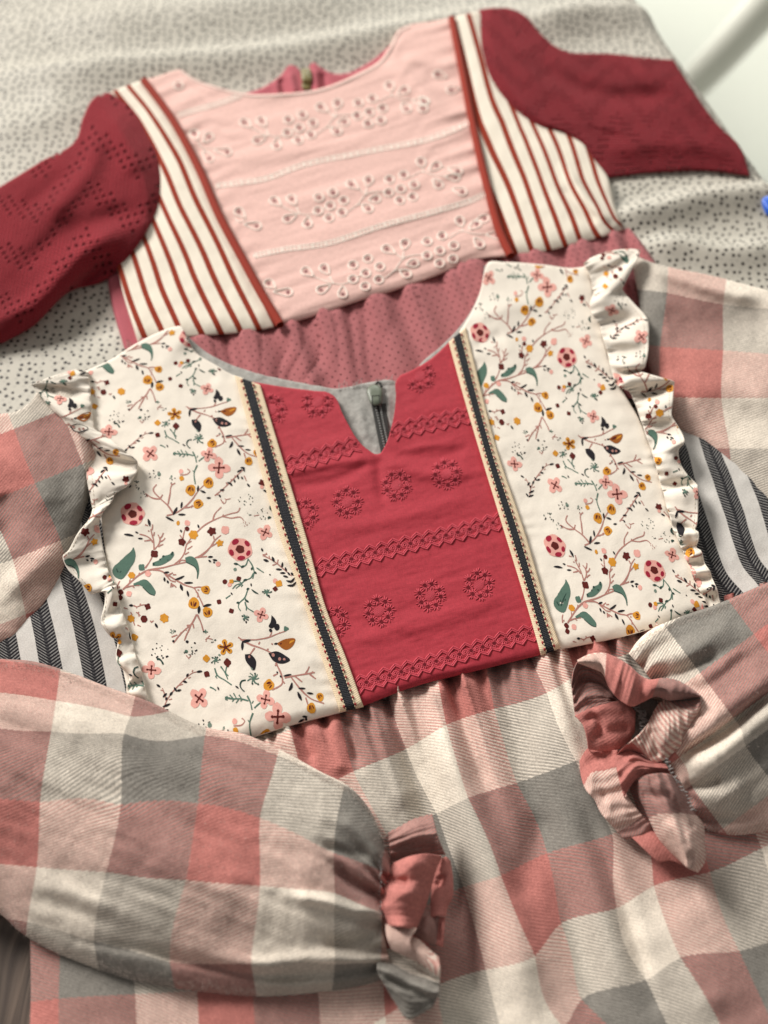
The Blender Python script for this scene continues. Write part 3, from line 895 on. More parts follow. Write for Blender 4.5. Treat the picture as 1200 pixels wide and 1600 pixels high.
for eyes, stems in (([((303.6, 209.5), (310, 222)), ((326.7, 214), (317, 226)), ((355, 238), (333, 233)), ((327, 248), (316, 232))], [[(310, 222), (314, 230), (333, 233)]]),
                    ([((373, 331), (385, 343)), ((401, 353.5), (380, 350))], [[(366, 340), (374, 348), (385, 343)]]), ([((420, 443), (432, 452)), ((450, 457), (425, 456))], []),
                    ([((684, 117), (700, 122)), ((705, 141), (720, 138))], []), ([((279, 134), None)], []), ([((664, 159), (655, 150)), ((661, 170), (658, 160))], []),
                    ([((715, 268), (700, 262)), ((722, 300), (706, 294)), ((757, 342), (742, 346))], [[(690, 262), (700, 262)]])):
    build_sprig('eyelet_sprig', eyes, stems)
def hem_line(pts):
    q = resample(pts, 200)
    t = np.gradient(q, axis=0); t /= np.linalg.norm(t, axis=1, keepdims=True); n = np.stack([-t[:, 1], t[:, 0]], 1)
    u, v = pink.inv(q[:, 0], q[:, 1]); ok = (u > 0.012) & (u < 0.988) & (v > 0.01); q = q[ok]; n = n[ok]
    paths = []
    for s_ in (-3.6, 3.6):
        e = q + n * s_; paths.append((pink.on(e[:, 0], e[:, 1], 0.00005), 0.00034))
    k = max(2, len(q) * 2 // 5)
    for i in np.linspace(0, len(q) - 1, int(np.linalg.norm(q[-1] - q[0]) / 5.2)).astype(int):
        e = np.array([q[i] - n[i] * 3.2, q[i], q[i] + n[i] * 3.2]); paths.append((pink.on(e[:, 0], e[:, 1], 0.0000), 0.00052))
    V, F = tube_mesh(paths, 5); mesh_obj('hemstitch_line', V, F, THREAD_WHITE, fp)
hem_line([(339, 291), (375, 286), (409, 281), (471, 259), (570, 238), (690, 211), (738, 190)])
hem_line([(398, 400), (440, 391), (505, 382), (600, 352), (682, 330), (740, 312), (766, 299)])
hem_line([(280, 180), (310, 171), (339, 163), (375, 150)])

# ---------------------------------------------------------------- the dress in front
base2 = bp(620, 1000, 0.004)
D2 = thing('dress', base2, 'dress with ivory floral yoke, raspberry centre panel and plaid flannel sleeves, lying in front', 'dress')

# plaid coordinates read off the photograph: stripe numbers at known crossings
def zt(ox, oy, s):
    return lambda *p: [(ox + x / s, oy + y / s) for x, y in p]
q5 = lambda x, y: (x / 2, 1000 + y / 2)
q6 = lambda x, y: (600 + x / 2, 1000 + y / 2)
LS = [(175, 190, 0, 0), (160, 285, 0, 1), (125, 505, 0, 2), (115, 710, 0, 3), (85, 880, 0, 4), (405, 240, 1, 0), (385, 290, 1, 1), (375, 515, 1, 2), (330, 725, 1, 3), (292, 940, 1, 4),
      (640, 298, 2, 1), (618, 510, 2, 2), (580, 750, 2, 3), (530, 1005, 2, 4), (868, 360, 3, 1), (812, 555, 3, 2), (812, 768, 3, 3), (785, 1010, 3, 4), (1075, 450, 4, 1), (1042, 665, 4, 2), (1045, 790, 4, 3),
      (1045, 1012, 4, 4), (1190, 720, 5, 2), (1190, 850, 5, 3), (1190, 1010, 5, 4), (-60, 270, -1, 1), (-90, 490, -1, 2), (-90, 690, -1, 3), (-110, 850, -1, 4), (420, 1075, 1.4, 4.6), (800, 1100, 3, 4.55), (-60, 160, -1, 0)]
pl_left = tps([(*q5(a, b), u, v) for a, b, u, v in LS], 0.5)
pl_uleft = tps([(22, 670, 2, 3), (55, 755, 2, 2), (95, 845, 2, 1), (115, 930, 2, 0), (97, 640, 1, 3), (130, 725, 1, 2), (165, 815, 1, 1), (-55, 700, 3, 3), (-20, 785, 3, 2), (20, 875, 3, 1), (40, 960, 3, 0)], 0.5)
pl_uright = tps([(1044, 400, 2, 0.3), (1042, 457, 2, 1), (1031, 541, 2, 2), (1031, 620, 2, 3), (1137, 420, 3, .2), (1130, 475, 3, 1), (1130, 547, 3, 2), (1127, 622, 3, 3), (1140, 700, 3, 4), (1230, 483, 4, 1), (1230, 555, 4, 2), (1230, 622, 4, 3), (1232, 702, 4, 4),
                 (955, 450, 1, 1), (945, 530, 1, 2), (940, 615, 1, 3)], 0.5)
SK = [(70, 340, 1, 0), (165, 540, 1, 1), (250, 770, 1, 2), (318, 1030, 1, 3), (375, 1240, 1, 4), (195, 265, 0, 0), (262, 492, 0, 1), (365, 735, 0, 2), (472, 988, 0, 3), (560, 1210, 0, 4), (345, 215, -1, 0), (415, 445, -1, 1), (510, 665, -1, 2), (553, 885, -1, 3),
      (615, 1120, -1, 4), (510, 165, -2, 0), (600, 375, -2, 1), (715, 605, -2, 2), (729, 838, -2, 3), (820, 1060, -2, 4), (600, 110, -3, 0), (700, 340, -3, 1), (800, 560, -3, 2), (843, 768, -3, 3), (925, 990, -3, 4), (940, 500, -4, 2), (1020, 725, -4, 3), (1110, 970, -4, 4),
      (1180, 650, -5, 3), (1260, 920, -5, 4), (-95, 410, 2, 0), (10, 610, 2, 1), (110, 840, 2, 2), (165, 1080, 2, 3), (-1016, 1120, 8, 2), (-776, 1106, 7, 2), (-584, 1096, 6, 2), (-410, 1090, 5, 2), (-206, 1060, 4, 2), (-20, 920, 3, 2),
      (-1016, 900, 8, 1), (-800, 890, 7, 1), (-420, 880, 5, 1), (-760, 1340, 7, 3), (-1010, 1360, 8, 3), (-390, 1320, 5, 3), (10, 160, 1, -1), (160, 80, 0, -1), (-140, 220, 2, -1), (310, 40, -1, -1)]
pl_skirt = tps([(*q6(a, b), u, v) for a, b, u, v in SK], 0.6)
def pl_rsl(px, py, u=None, v=None):
    # along the sleeve (away from the cuff) and across it, with a jump in the deep crease
    dx, dy = px - 1060, py - 1150
    a = dx * 0.80 - dy * 0.60; b = dx * 0.58 + dy * 0.80
    k = 1 / (1 + np.exp(-(b - 60) / 6.0))
    return np.stack([a / 104 + 0.18 + 0.12 * k, b / 88 - 0.32 + 0.55 * k], -1)

def nz(px, py, s=45.0, a=0.0006): return a * fbm(px / s, py / s)

# skirt
def z_skirt2(u, v, px, py):
    top = np.interp(px, [60, 230, 385, 450, 530, 566, 643, 740, 845, 874, 980, 1110, 1260], [1180, 1180, 1150, 1132, 1108, 1099, 1069, 1044, 1018, 1011, 988, 945, 900])
    d = np.clip(py - top, 0, 900)
    lean = px - 0.30 * d
    pl = np.abs(((lean + 7 * vnoise(lean * 0.03, 5 + 0 * px)) / 19.0) % 1.0 - 0.5) * 2
    g = (pl ** 1.5 - 0.4) * 0.0042 * np.exp(-d / (52.0 + 34 * vnoise(lean * 0.05, 9 + 0 * px))) + np.sin(lean * 0.16 + 3.0 * vnoise(lean * 0.018, 0 * px)) * 0.0042 * np.exp(-d / 42.0) + np.sin(lean * 0.085 + 4.0 * vnoise(lean * 0.012, 2 + 0 * px)) * 0.0034 * np.exp(-d / 140.0)
    F = [([(668, 1080), (700, 1180), (745, 1290), (790, 1400), (840, 1600)], 0.0055, 36), ([(690, 1075), (712, 1120), (735, 1180), (765, 1240)], -0.0022, 14), ([(625, 1100), (660, 1200), (690, 1310), (720, 1450), (760, 1640)], -0.0065, 24, 40),
         ([(540, 1115), (552, 1150), (560, 1200)], -0.0035, 9), ([(505, 1125), (522, 1170), (535, 1215)], 0.0030, 12), ([(470, 1135), (482, 1165), (490, 1190)], -0.0025, 7),
         ([(590, 1110), (615, 1190), (640, 1270)], 0.0030, 20), ([(770, 1060), (800, 1150), (830, 1250), (880, 1400), (930, 1600)], -0.0028, 26), ([(840, 1030), (870, 1140), (930, 1330), (1000, 1600)], 0.0040, 38),
         ([(900, 1240), (930, 1310), (965, 1400), (1020, 1560)], -0.0038, 16, 22), ([(1060, 1400), (1100, 1500), (1130, 1600)], 0.003, 50), ([(860, 1260), (830, 1330), (810, 1420)], -0.0022, 26)]
    g = g - 0.0045 * np.exp(-(d / 14.0) ** 2)
    return 0.0135 + g * 0.9 + folds(px, py, F) * 1.3 + 0.0012 * fbm(px / 130, py / 150, 2) + nz(px, py, 30, 0.0003) - 0.006 * np.clip((130 - px) / 80, 0, 1) ** 2 * (px < 130)
sk2 = Patch([(48, 1176), (230, 1170), (385, 1142), (450, 1126), (530, 1102), (566, 1093), (643, 1063), (740, 1038), (845, 1012), (874, 1005), (980, 982), (1110, 938), (1270, 890), (1420, 880)],
            [(44, 1990), (300, 2010), (800, 2010), (1560, 1980)], [(48, 1176), (49, 1400), (50, 1480), (51, 1550), (49, 1620), (44, 1990)], z=z_skirt2, step=3.4)
sk2.build('skirt', PL, D2, pl_skirt, {'left': (3, 0.006)})

# grey flannel inside of the back, with the zip
bl = Patch([(272, 510), (300, 533), (330, 556), (360, 571), (400, 584), (450, 596), (490, 603), (528, 609), (545, 606), (563, 602), (585, 598), (612, 596), (622, 600), (665, 563), (700, 533), (733, 493), (752, 450), (758, 415)],
           [(300, 640), (420, 700), (560, 740), (640, 740), (720, 680), (800, 560)], z=lambda u, v, px, py: 0.0128 + nz(px, py, 14, 0.0006) + folds(px, py, [([(556, 625), (575, 690)], 0.0012, 8), ([(606, 610), (608, 660)], 0.0012, 5)]), step=2.5, sm=True)
bl.build('back_lining', GREYF, D2, None, {'top': (2, 0.003)})
# fraying threads at the cut edge
rs = np.random.RandomState(5); paths = []
for k in range(26):
    x = 530 + rs.rand() * 86; y = 608 - (x - 530) * 0.14
    a = rs.uniform(-2.6, -0.5); L = rs.uniform(4, 13)
    q = np.array([[x, y + 3], [x + math.cos(a) * L * 0.5, y + math.sin(a) * L * 0.5], [x + math.cos(a + 0.4) * L, y + math.sin(a + 0.4) * L]])
    paths.append((bp(q[:, 0], q[:, 1], np.array([0.0130, 0.0140, 0.0138])), 0.00013))
V, F = tube_mesh(paths, 4); mesh_obj('frayed_threads', V, F, GREYF, D2, kind='stuff')
# zip
ztape = Patch([(581, 632), (602, 630)], [(597, 712), (611, 708)], z=0.0142, step=2, sm=False)
zt_o = ztape.build('zipper_tape', ZIPTAPE, D2, None, {'left': (1, 0.001), 'right': (1, 0.001)})
box_me = None
for row, (x0, y0, x1, y1) in enumerate(((586.5, 633, 602, 702), (593.5, 632, 605.5, 692))):
    for k in range(17):
        t = (k + 0.5 * row) / 17
        c = bp(x0 + (x1 - x0) * t, y0 + (y1 - y0) * t, 0.0149)
        if box_me is None:
            V, F = rbox(np.zeros(3), 0.00115, 0.00062, 0.0006, n=2)
            o = mesh_obj('tooth', V + c, F, ZIPT, zt_o); o.data.transform(__import__('mathutils').Matrix.Translation(Vector(-(c - base2))))
            o.location = Vector(c - base2); box_me = o.data
        else:
            o = bpy.data.objects.new('tooth', box_me); COL.objects.link(o); o.parent = zt_o; o.location = Vector(c - base2)
        o.rotation_euler = (0, 0, -0.25 if row else 0.25)
def extrude_px(pts, z0, z1, inset=0.82, n=44):
    q = resample(pts + [pts[0]], n + 1)[:-1]; c = q.mean(0)
    rings = [(1.0, z0), (1.0, z0 + (z1 - z0) * 0.55), (0.97, z0 + (z1 - z0) * 0.82), (inset + 0.06, z1 * 1.0), (inset * 0.5, z1 + 0.0001), (0.0, z1 + 0.0001)]
    V = np.vstack([bp(c[0] + (q[:, 0] - c[0]) * s, c[1] + (q[:, 1] - c[1]) * s, z) for s, z in rings]); F = []
    for j in range(len(rings) - 1):
        for k in range(n): F.append((j*n + k, (j+1)*n + k, (j+1)*n + (k+1) % n, j*n + (k+1) % n))
    return V, F
zg = zt(490, 560, 4.8)
V, F = extrude_px(zg((398, 255), (404, 225), (425, 203), (455, 195), (490, 205), (514, 232), (518, 262), (512, 300), (508, 340), (490, 350), (448, 351), (428, 336), (412, 300)), 0.0146, 0.0178)
sl_o = mesh_obj('slider', V, F, ZIPG, zt_o)
V, F = tube_mesh([(bp(*np.array(zg((440, 340), (438, 282), (492, 277), (496, 336))).T, 0.01795), 0.00022)], 6)
mesh_obj('pressed_square', V, F, ZIPTAPE, D2)
V, F = tube_mesh([(bp(*np.array(zg((468, 196), (482, 178), (500, 186), (510, 215))).T, 0.0152), 0.0007)], 8); mesh_obj('tape_end', V, F, ZIPTAPE, D2)

# upper sleeves
def z_usl(u, v, px, py):
    e = np.clip((1 - u) / 0.12, 0, 1) ** 0.7
    F = [([(-20, 700), (40, 740), (90, 800)], 0.003, 26), ([(60, 640), (90, 700), (110, 780)], -0.0018, 20), ([(-10, 850), (12, 815), (-5, 770)], -0.004, 22), ([(10, 930), (50, 890), (90, 850)], 0.0025, 18)]
    return 0.0130 + 0.012 * prof_far(v, 0.3) * (0.35 + 0.65 * e) + folds(px, py, F) + nz(px, py, 26, 0.0006)
us1 = Patch([(-60, 672), (0, 650), (22, 647), (50, 629), (62, 611), (112, 596)], [(-60, 1015), (0, 1003), (20, 995), (40, 972), (65, 948), (95, 900), (118, 845), (136, 792)], None, [(112, 596), (140, 650), (152, 720), (136, 792)], z=z_usl, step=3)

def z_usr(u, v, px, py):
    e = np.clip(u / 0.15, 0, 1) ** 0.7
    F = [([(1010, 412), (1080, 440), (1200, 470)], 0.0045, 14), ([(1040, 520), (1120, 510), (1220, 520)], -0.004, 34), ([(1060, 600), (1130, 610), (1220, 620)], 0.003, 26), ([(1040, 470), (1050, 540), (1060, 600)], -0.002, 20)]
    return 0.0125 + 0.012 * prof_far(v, 0.33) * (0.4 + 0.6 * e) + folds(px, py, F) + nz(px, py, 28, 0.0005)
us2 = Patch([(985, 396), (1000, 405), (1045, 420), (1100, 431), (1200, 457), (1300, 487)], [(1036, 636), (1062, 668), (1100, 691), (1145, 731), (1200, 784), (1300, 880)], [(985, 396), (1000, 480), (1010, 560), (1036, 636)], z=z_usr, step=3)


# black striped side panels
zB = zt(60, 820, 5.333); zD = zt(980, 640, 5.0)
BS = []
for k, pl in ((0, [(265, 420), (325, 600), (380, 830), (432, 1080), (480, 1330)]), (1, [(20, 760), (62, 960), (100, 1170)]), (0.5, [(140, 600), (180, 760), (240, 1000), (290, 1220)]), (-0.5, [(430, 540), (520, 800), (590, 1080), (640, 1320)])):
    d = 0
    for i, (x, y) in enumerate(zB(*pl)): BS.append((x, y, k, y * 0.00037))
blk1 = tps(BS, 0.6)
bp1 = Patch([(112, 750), (182, 760)], [(0, 1075), (100, 1095), (240, 1130)], [(112, 750), (100, 830), (70, 905), (35, 950), (-2, 985), (0, 1075)], [(182, 760), (180, 860), (190, 960), (210, 1050), (240, 1130)],
            z=lambda u, v, px, py: 0.0125 + 0.002 * np.sin(math.pi * np.clip(u, 0, 1)) + nz(px, py, 30, 0.0004), step=3)
bp1.build('side_panel', BLK, D2, blk1)
BS = []
for k, pl in ((1, [(655, 330), (740, 520), (840, 800), (925, 1080), (975, 1210), (1050, 1300)]), (0, [(415, 400), (470, 640), (570, 960), (650, 1200), (720, 1345), (800, 1440)]), (2, [(1090, 640), (1150, 820), (1200, 960), (1240, 1060)]),
              (0.5, [(540, 330), (620, 620), (720, 920), (790, 1130), (860, 1280), (950, 1370)]), (1.5, [(850, 470), (930, 680), (1010, 930), (1080, 1130)])):
    for x, y in zD(*pl): BS.append((x, y, k, y * 0.00037 + (x - 1100) * 0.0001))
blk2 = tps(BS, 0.6)
bp2 = Patch([(1030, 620), (1075, 650), (1140, 700), (1210, 760), (1260, 800)], [(1110, 975), (1150, 960), (1200, 935), (1270, 905)], [(1030, 620), (1055, 720), (1075, 830), (1110, 975)], None,
            z=lambda u, v, px, py: 0.0110 + 0.0035 * np.sin(math.pi * np.clip(u, 0, 1)) * (1 - v) + 0.004 * np.clip(v, 0, 1) ** 3 + nz(px, py, 30, 0.0005) + folds(px, py, [([(1090, 700), (1130, 800), (1180, 880)], 0.002, 22)]), step=3)
bp2.build('side_panel', BLK, D2, blk2)

# floral yoke panels
def z_yoke(u, v, px, py):
    return 0.0168 + 0.0016 * np.clip(np.sin(math.pi * u), 0, 1) ** 0.5 + 0.0014 * fbm(px / 85, py / 85, 2) + nz(px, py, 28, 0.00035) + 0.0004 * np.sin(py * 0.21 + 4 * vnoise(py * 0.02, px * 0.01)) * np.exp(-np.minimum(u, 1 - u) / 0.07) - 0.0022 * np.clip((v - 0.965) / 0.035, 0, 1) ** 2 + folds(px, py, YF)
YF = [([(290, 530), (310, 570), (345, 600)], -0.0012, 16), ([(300, 520), (275, 545), (250, 580)], 0.0008, 14), ([(735, 500), (790, 480), (850, 470)], 0.0010, 14), ([(740, 540), (790, 520)], -0.0008, 10), ([(900, 640), (940, 690), (990, 740)], 0.0006, 18)]
tl_o = [(368, 588), (398, 697.5), (437, 835), (470, 926.6), (503.5, 1027.5), (532, 1112)]; tl_i = [(406, 602), (435, 697.5), (479, 844), (510, 954), (538, 1023), (567, 1104)]
tr_i = [(702, 535), (725, 619), (748, 697.5), (790, 835), (825, 949.5), (846, 1023)]; tr_o = [(727, 513), (750, 606), (774, 697.5), (820, 835), (854, 949.5), (875, 1012)]
mixp = lambda a, b, t: [tuple(np.array(p) * (1 - t) + np.array(q) * t) for p, q in zip(a, b)]
yl_r = mixp(tl_o, tl_i, 0.35); yr_l = mixp(tr_o, tr_i, 0.35)
yoke_l = Patch([(134, 582), (172, 565), (210, 541), (245, 523), (270, 514), (283, 512), (291, 526), (303, 549), (340, 574), (362, 587), yl_r[0]], [(236, 1200), (390, 1153), (450, 1134), yl_r[-1]],
               [(134, 582), (142, 640), (148, 700), (156, 780), (165, 860), (181, 960), (192, 1040), (208, 1110), (236, 1200)], yl_r, z=z_yoke, step=2.6)
yoke_r = Patch([yr_l[0], (733, 498), (751, 458), (757, 430), (763, 413), (790, 412), (850, 416), (900, 421), (918, 418)], [yr_l[-1], (980, 992), (1050, 972), (1116, 952)],
               yr_l, [(918, 418), (926, 455), (938, 500), (946, 545), (964, 595), (1000, 660), (1030, 745), (1046, 810), (1075, 880), (1116, 952)], z=z_yoke, step=2.6)
YLo = yoke_l.build('yoke_panel', IVORY, D2, None, {'top': (2.5, 0.0035), 'bottom': (1.5, 0.003), 'left': (1, 0.002)})
YRo = yoke_r.build('yoke_panel', IVORY, D2, None, {'top': (2.5, 0.0035), 'bottom': (1.5, 0.003), 'right': (1, 0.002), 'left': (1, 0.002)})

# raspberry centre panel with a slit at the neck: two upper halves that meet below the slit
zR = zt(350, 560, 2.182)
RF = [([(590, 712), (500, 728), (430, 742)], 0.0016, 9), ([(594, 712), (640, 735), (700, 742), (745, 735)], 0.0013, 10), ([(590, 712), (592, 740), (600, 790)], -0.0012, 9), ([(450, 760), (520, 752), (585, 720)], -0.0010, 9), ([(600, 712), (690, 712), (740, 700)], -0.0008, 8),
      ([(490, 830), (600, 815), (760, 770)], 0.0008, 12), ([(540, 1000), (650, 975), (800, 930)], 0.0009, 14), ([(520, 960), (640, 1000), (700, 1040)], -0.0006, 12), ([(470, 700), (540, 690)], 0.0006, 10), ([(640, 700), (720, 690)], 0.0006, 6)]
def z_red(u, v, px, py):
    w = 0.00035 * fbm((px + 0.2 * py) / 75, (py + px * 0.24) / 17, 3) + 0.00015 * fbm(px / 14, py / 9, 2)
    return 0.0172 + 0.0008 * np.sin(math.pi * u) + w + folds(px, py, RF) - 0.002 * np.clip((v - 0.97) / 0.03, 0, 1) ** 2
rl = mixp(tl_o, tl_i, 0.7); rr = mixp(tr_o, tr_i, 0.7)
red = Patch([rl[0], (450, 607), (490, 612), (516, 616), (524, 622), (534, 644), (545, 665), (556, 684), (566, 696), (577, 705), (588, 711), (594, 710), (600, 702), (605, 692), (611, 672), (616, 650), (619, 620), (619, 598), (624, 590), (640, 582), (671, 564), rr[0]],
            [rl[-1], (643, 1073), (740, 1048), rr[-1]], rl, rr, z=z_red, step=2.2)
RO = red.build('center_panel', REDC, D2, None, {'top': (1.5, 0.003), 'bottom': (1.5, 0.003)})

# ribbon trims: cream tape, navy band on top, red stitches along the band
def trim(outer, inner, flip):
    n = 6
    T = Patch([outer[0], inner[0]], [outer[-1], inner[-1]], outer, inner, z=lambda u, v, px, py: 0.0196 + 0.0005 * np.sin(math.pi * np.clip(u, 0, 1)) + 0.0003 * fbm(px / 30, py / 30) - 0.0018 * np.clip((v - 0.98) / 0.02, 0, 1) ** 2, nu=16, nv=200)
    Lm = np.linalg.norm(T.P[0, 0] - T.P[-1, 0])
    uvt = lambda px, py, u, v: np.stack([u, v * Lm], -1)
    o = T.build('ribbon_trim', TAPE, D2, uvt, {'left': (1, 0.0016), 'right': (1, 0.0016), 'top': (1, 0.002), 'bottom': (1, 0.002)})
    a, b = (0.27, 0.665) if not flip else (0.33, 0.725)
    a0, b0 = mixp(outer, inner, a), mixp(outer, inner, b)
    B = Patch([a0[0], b0[0]], [a0[-1], b0[-1]], a0, b0, z=lambda u, v, px, py: 0.0205 + 0.0003 * fbm(px / 30, py / 30) - 0.0018 * np.clip((v - 0.98) / 0.02, 0, 1) ** 2, nu=10, nv=200)
    B.build('navy_band', NAVY, o, uvt, {'left': (0.6, 0.0008), 'right': (0.6, 0.0008), 'top': (1, 0.002), 'bottom': (1, 0.002)})
    paths, wp = [], []
    for uu in (a - 0.055, b + 0.055):
        N = int(Lm / 0.0042)
        for k in range(N):
            v0 = (k + 0.25) / N; vv = np.linspace(v0, v0 + 0.42 / N, 4)
            p = T.samp(T.P, np.full(4, uu), vv) + np.array([0, 0, 1]) * np.array([0.0001, 0.0005, 0.0005, 0.0001])[:, None]
            paths.append((p, np.array([0.0003, 0.00052, 0.00052, 0.0003])))
    V, F = tube_mesh(paths, 5); mesh_obj('red_stitches', V, F, DASH_RED, o, kind='stuff')
    for uu in (a - 0.012, b + 0.012):
        N = int(Lm / 0.0021)
        for k in range(N):
            v0 = (k + 0.25) / N; vv = np.linspace(v0, v0 + 0.55 / N, 3)
            p = T.samp(T.P, np.full(3, uu), vv) + np.array([0, 0, 0.0008])
            wp.append((p, np.array([0.0002, 0.0003, 0.0002])))
    V, F = tube_mesh(wp, 4); mesh_obj('pale_stitches', V, F, TAPE, o, kind='stuff')
trim(tl_o, tl_i, 0); trim(tr_o, tr_i, 1)

# embroidery on the raspberry panel
def medallion(cx, cy, R=24.0, rot=0.0):
    rs = np.random.RandomState(int(cx * 7 + cy)); paths = []; hv, hf = [], []
    def put(q, r, lift=0.00012):
        u, v = red.inv(q[:, 0], q[:, 1])
        if ((u < 0.003) | (u > 0.997) | (v < 0.004)).any(): return
        paths.append((red.on(q[:, 0], q[:, 1], lift), r))
    n = 8
    for k in range(n):
        a = rot + 2 * math.pi * k / n + rs.uniform(-.1, .1)
        ex = cx + math.cos(a) * R * 0.66; ey = cy + math.sin(a) * R * 0.70
        u, v = red.inv([ex], [ey])
        if not (0.005 < u[0] < 0.995 and v[0] > 0.01): continue
        m = 11
        for j in range(m):
            b = 2 * math.pi * j / m + rs.uniform(-.15, .15)
            r1 = R * 0.13; r2 = R * rs.uniform(0.31, 0.40)
            q = np.array([[ex + math.cos(b) * r, ey + math.sin(b) * r * 0.95] for r in (r1, (r1 + r2) / 2, r2)])
            put(q, np.array([0.00028, 0.00043, 0.00022]))
        h = [(ex + math.cos(b) * R * 0.10, ey + math.sin(b) * R * 0.10) for b in np.linspace(0, 2*math.pi, 9)[:-1]]
        p = red.on(np.array([q[0] for q in h]), np.array([q[1] for q in h]), 0.00035); n0 = len(hv)
        hv.extend(p); hf.append(tuple(range(n0, n0 + 8)))
    for k in range(9):
        o = (k - 4) * R * 0.075; L = R * 0.30 * math.sqrt(max(0.1, 1 - (o / (R * 0.36)) ** 2))
        d = np.array([0.6, 0.8]); nn = np.array([0.8, -0.6])
        put(np.array([np.array([cx, cy]) + nn * o + d * s_ * L for s_ in (-1, 0, 1)]), np.array([0.0002, 0.00034, 0.0002]), 0.00012)
    if not paths: return
    V, F = tube_mesh(paths, 5); join_two('embroidered_medallion', V, F, hv, hf)
def join_two(name, V, F, hv, hf):
    o = mesh_obj(name, np.vstack([V, np.array(hv)]) if len(hv) else V, [tuple(f) for f in F] + [tuple(i + len(V) for i in f) for f in hf], [THREAD_RED, HOLE_RED], RO)
    for i, p in enumerate(o.data.polygons):
        if i >= len(F): p.material_index = 1
    return o
for i, (x, y) in enumerate([(424, 640), (496, 628), (656, 588), (474, 803), (542.5, 784.5), (619.5, 758), (697, 741), (522, 972), (592, 955), (672, 931), (748, 914)]): medallion(x, y, 25.5, i * 0.37)
def lace(pts, half=13.0, pitch=19.0):
    q = resample(pts, 400); L = np.r_[0, np.cumsum(np.linalg.norm(np.diff(q, axis=0), axis=1))]
    t = np.gradient(q, axis=0); t /= np.linalg.norm(t, axis=1, keepdims=True); nn = np.stack([-t[:, 1], t[:, 0]], 1)
    at = lambda s_: (np.array([np.interp(s_, L, q[:, 0]), np.interp(s_, L, q[:, 1])]), np.array([np.interp(s_, L, nn[:, 0]), np.interp(s_, L, nn[:, 1])]), np.array([np.interp(s_, L, t[:, 0]), np.interp(s_, L, t[:, 1])]))
    paths = []; hv, hf = [], []
    def put(qq, r, lift=0.00012):
        qq = np.asarray(qq); u, v = red.inv(qq[:, 0], qq[:, 1])
        if ((u < 0.003) | (u > 0.997) | (v < 0.003)).any(): return
        paths.append((red.on(qq[:, 0], qq[:, 1], lift), r))
    N = int(L[-1] / pitch); rs = np.random.RandomState(int(pts[0][0]))
    for side in (-1, 1):
        for k in range(N):
            for o, rr_ in ((0.0, 0.00046), (3.0, 0.00040)):
                s0 = (k + (0.0 if side > 0 else 0.45)) * pitch
                p0, n0, t0 = at(min(s0, L[-1])); p1, n1, t1 = at(min(s0 + pitch * 0.55, L[-1])); p2, n2, t2 = at(min(s0 + pitch * 1.05, L[-1]))
                hi, lo = half + 2.0 - o, half - 6.0 - o
                a = p0 + n0 * side * lo; b = p1 + n1 * side * hi; c = p2 + n2 * side * lo
                put([a, a * .5 + b * .5, b + t1 * 1.5], np.array([0.0003, rr_ * 1.1, rr_ * .8]), 0.00018)
                put([b, b * .5 + c * .5, c], np.array([rr_, rr_ * 1.1, 0.0003]), 0.00022)
    for k in range(N):
        c, n0, t0 = at((k + 0.35) * pitch)
        for j in range(10):
            b = 2 * math.pi * j / 10
            d = np.array([math.cos(b), math.sin(b)])
            put([c + d * 2.7, c + d * 4.4, c + d * rs.uniform(5.6, 7.2)], np.array([0.00024, 0.00036, 0.00022]))
        u, v = red.inv([c[0]], [c[1]])
        if 0.005 < u[0] < 0.995 and v[0] > 0.006:
            h = np.array([[c[0] + math.cos(b) * 2.4, c[1] + math.sin(b) * 2.4] for b in np.linspace(0, 2*math.pi, 9)[:-1]])
            p = red.on(h[:, 0], h[:, 1], 0.00035); m = len(hv); hv.extend(p); hf.append(tuple(range(m, m + 8)))
        c2, n2, t2 = at((k + 0.85) * pitch)
        for rad in (2.2, 4.6):
            a = np.linspace(0, 2*math.pi, 9) + rs.rand()
            put(np.stack([c2[0] + np.cos(a) * rad, c2[1] + np.sin(a) * rad], 1), 0.00036)
    V, F = tube_mesh(paths, 5); join_two('lace_band', V, F, hv, hf)
lace([(440, 730), (500, 712), (545, 698), (578, 686)]); lace([(606, 677), (660, 664), (700, 656), (742, 646)])
lace([(488, 890), (560, 871), (640, 850), (720, 831), (790, 812)]); lace([(548, 1074), (640, 1046), (730, 1019), (800, 997), (850, 984)])

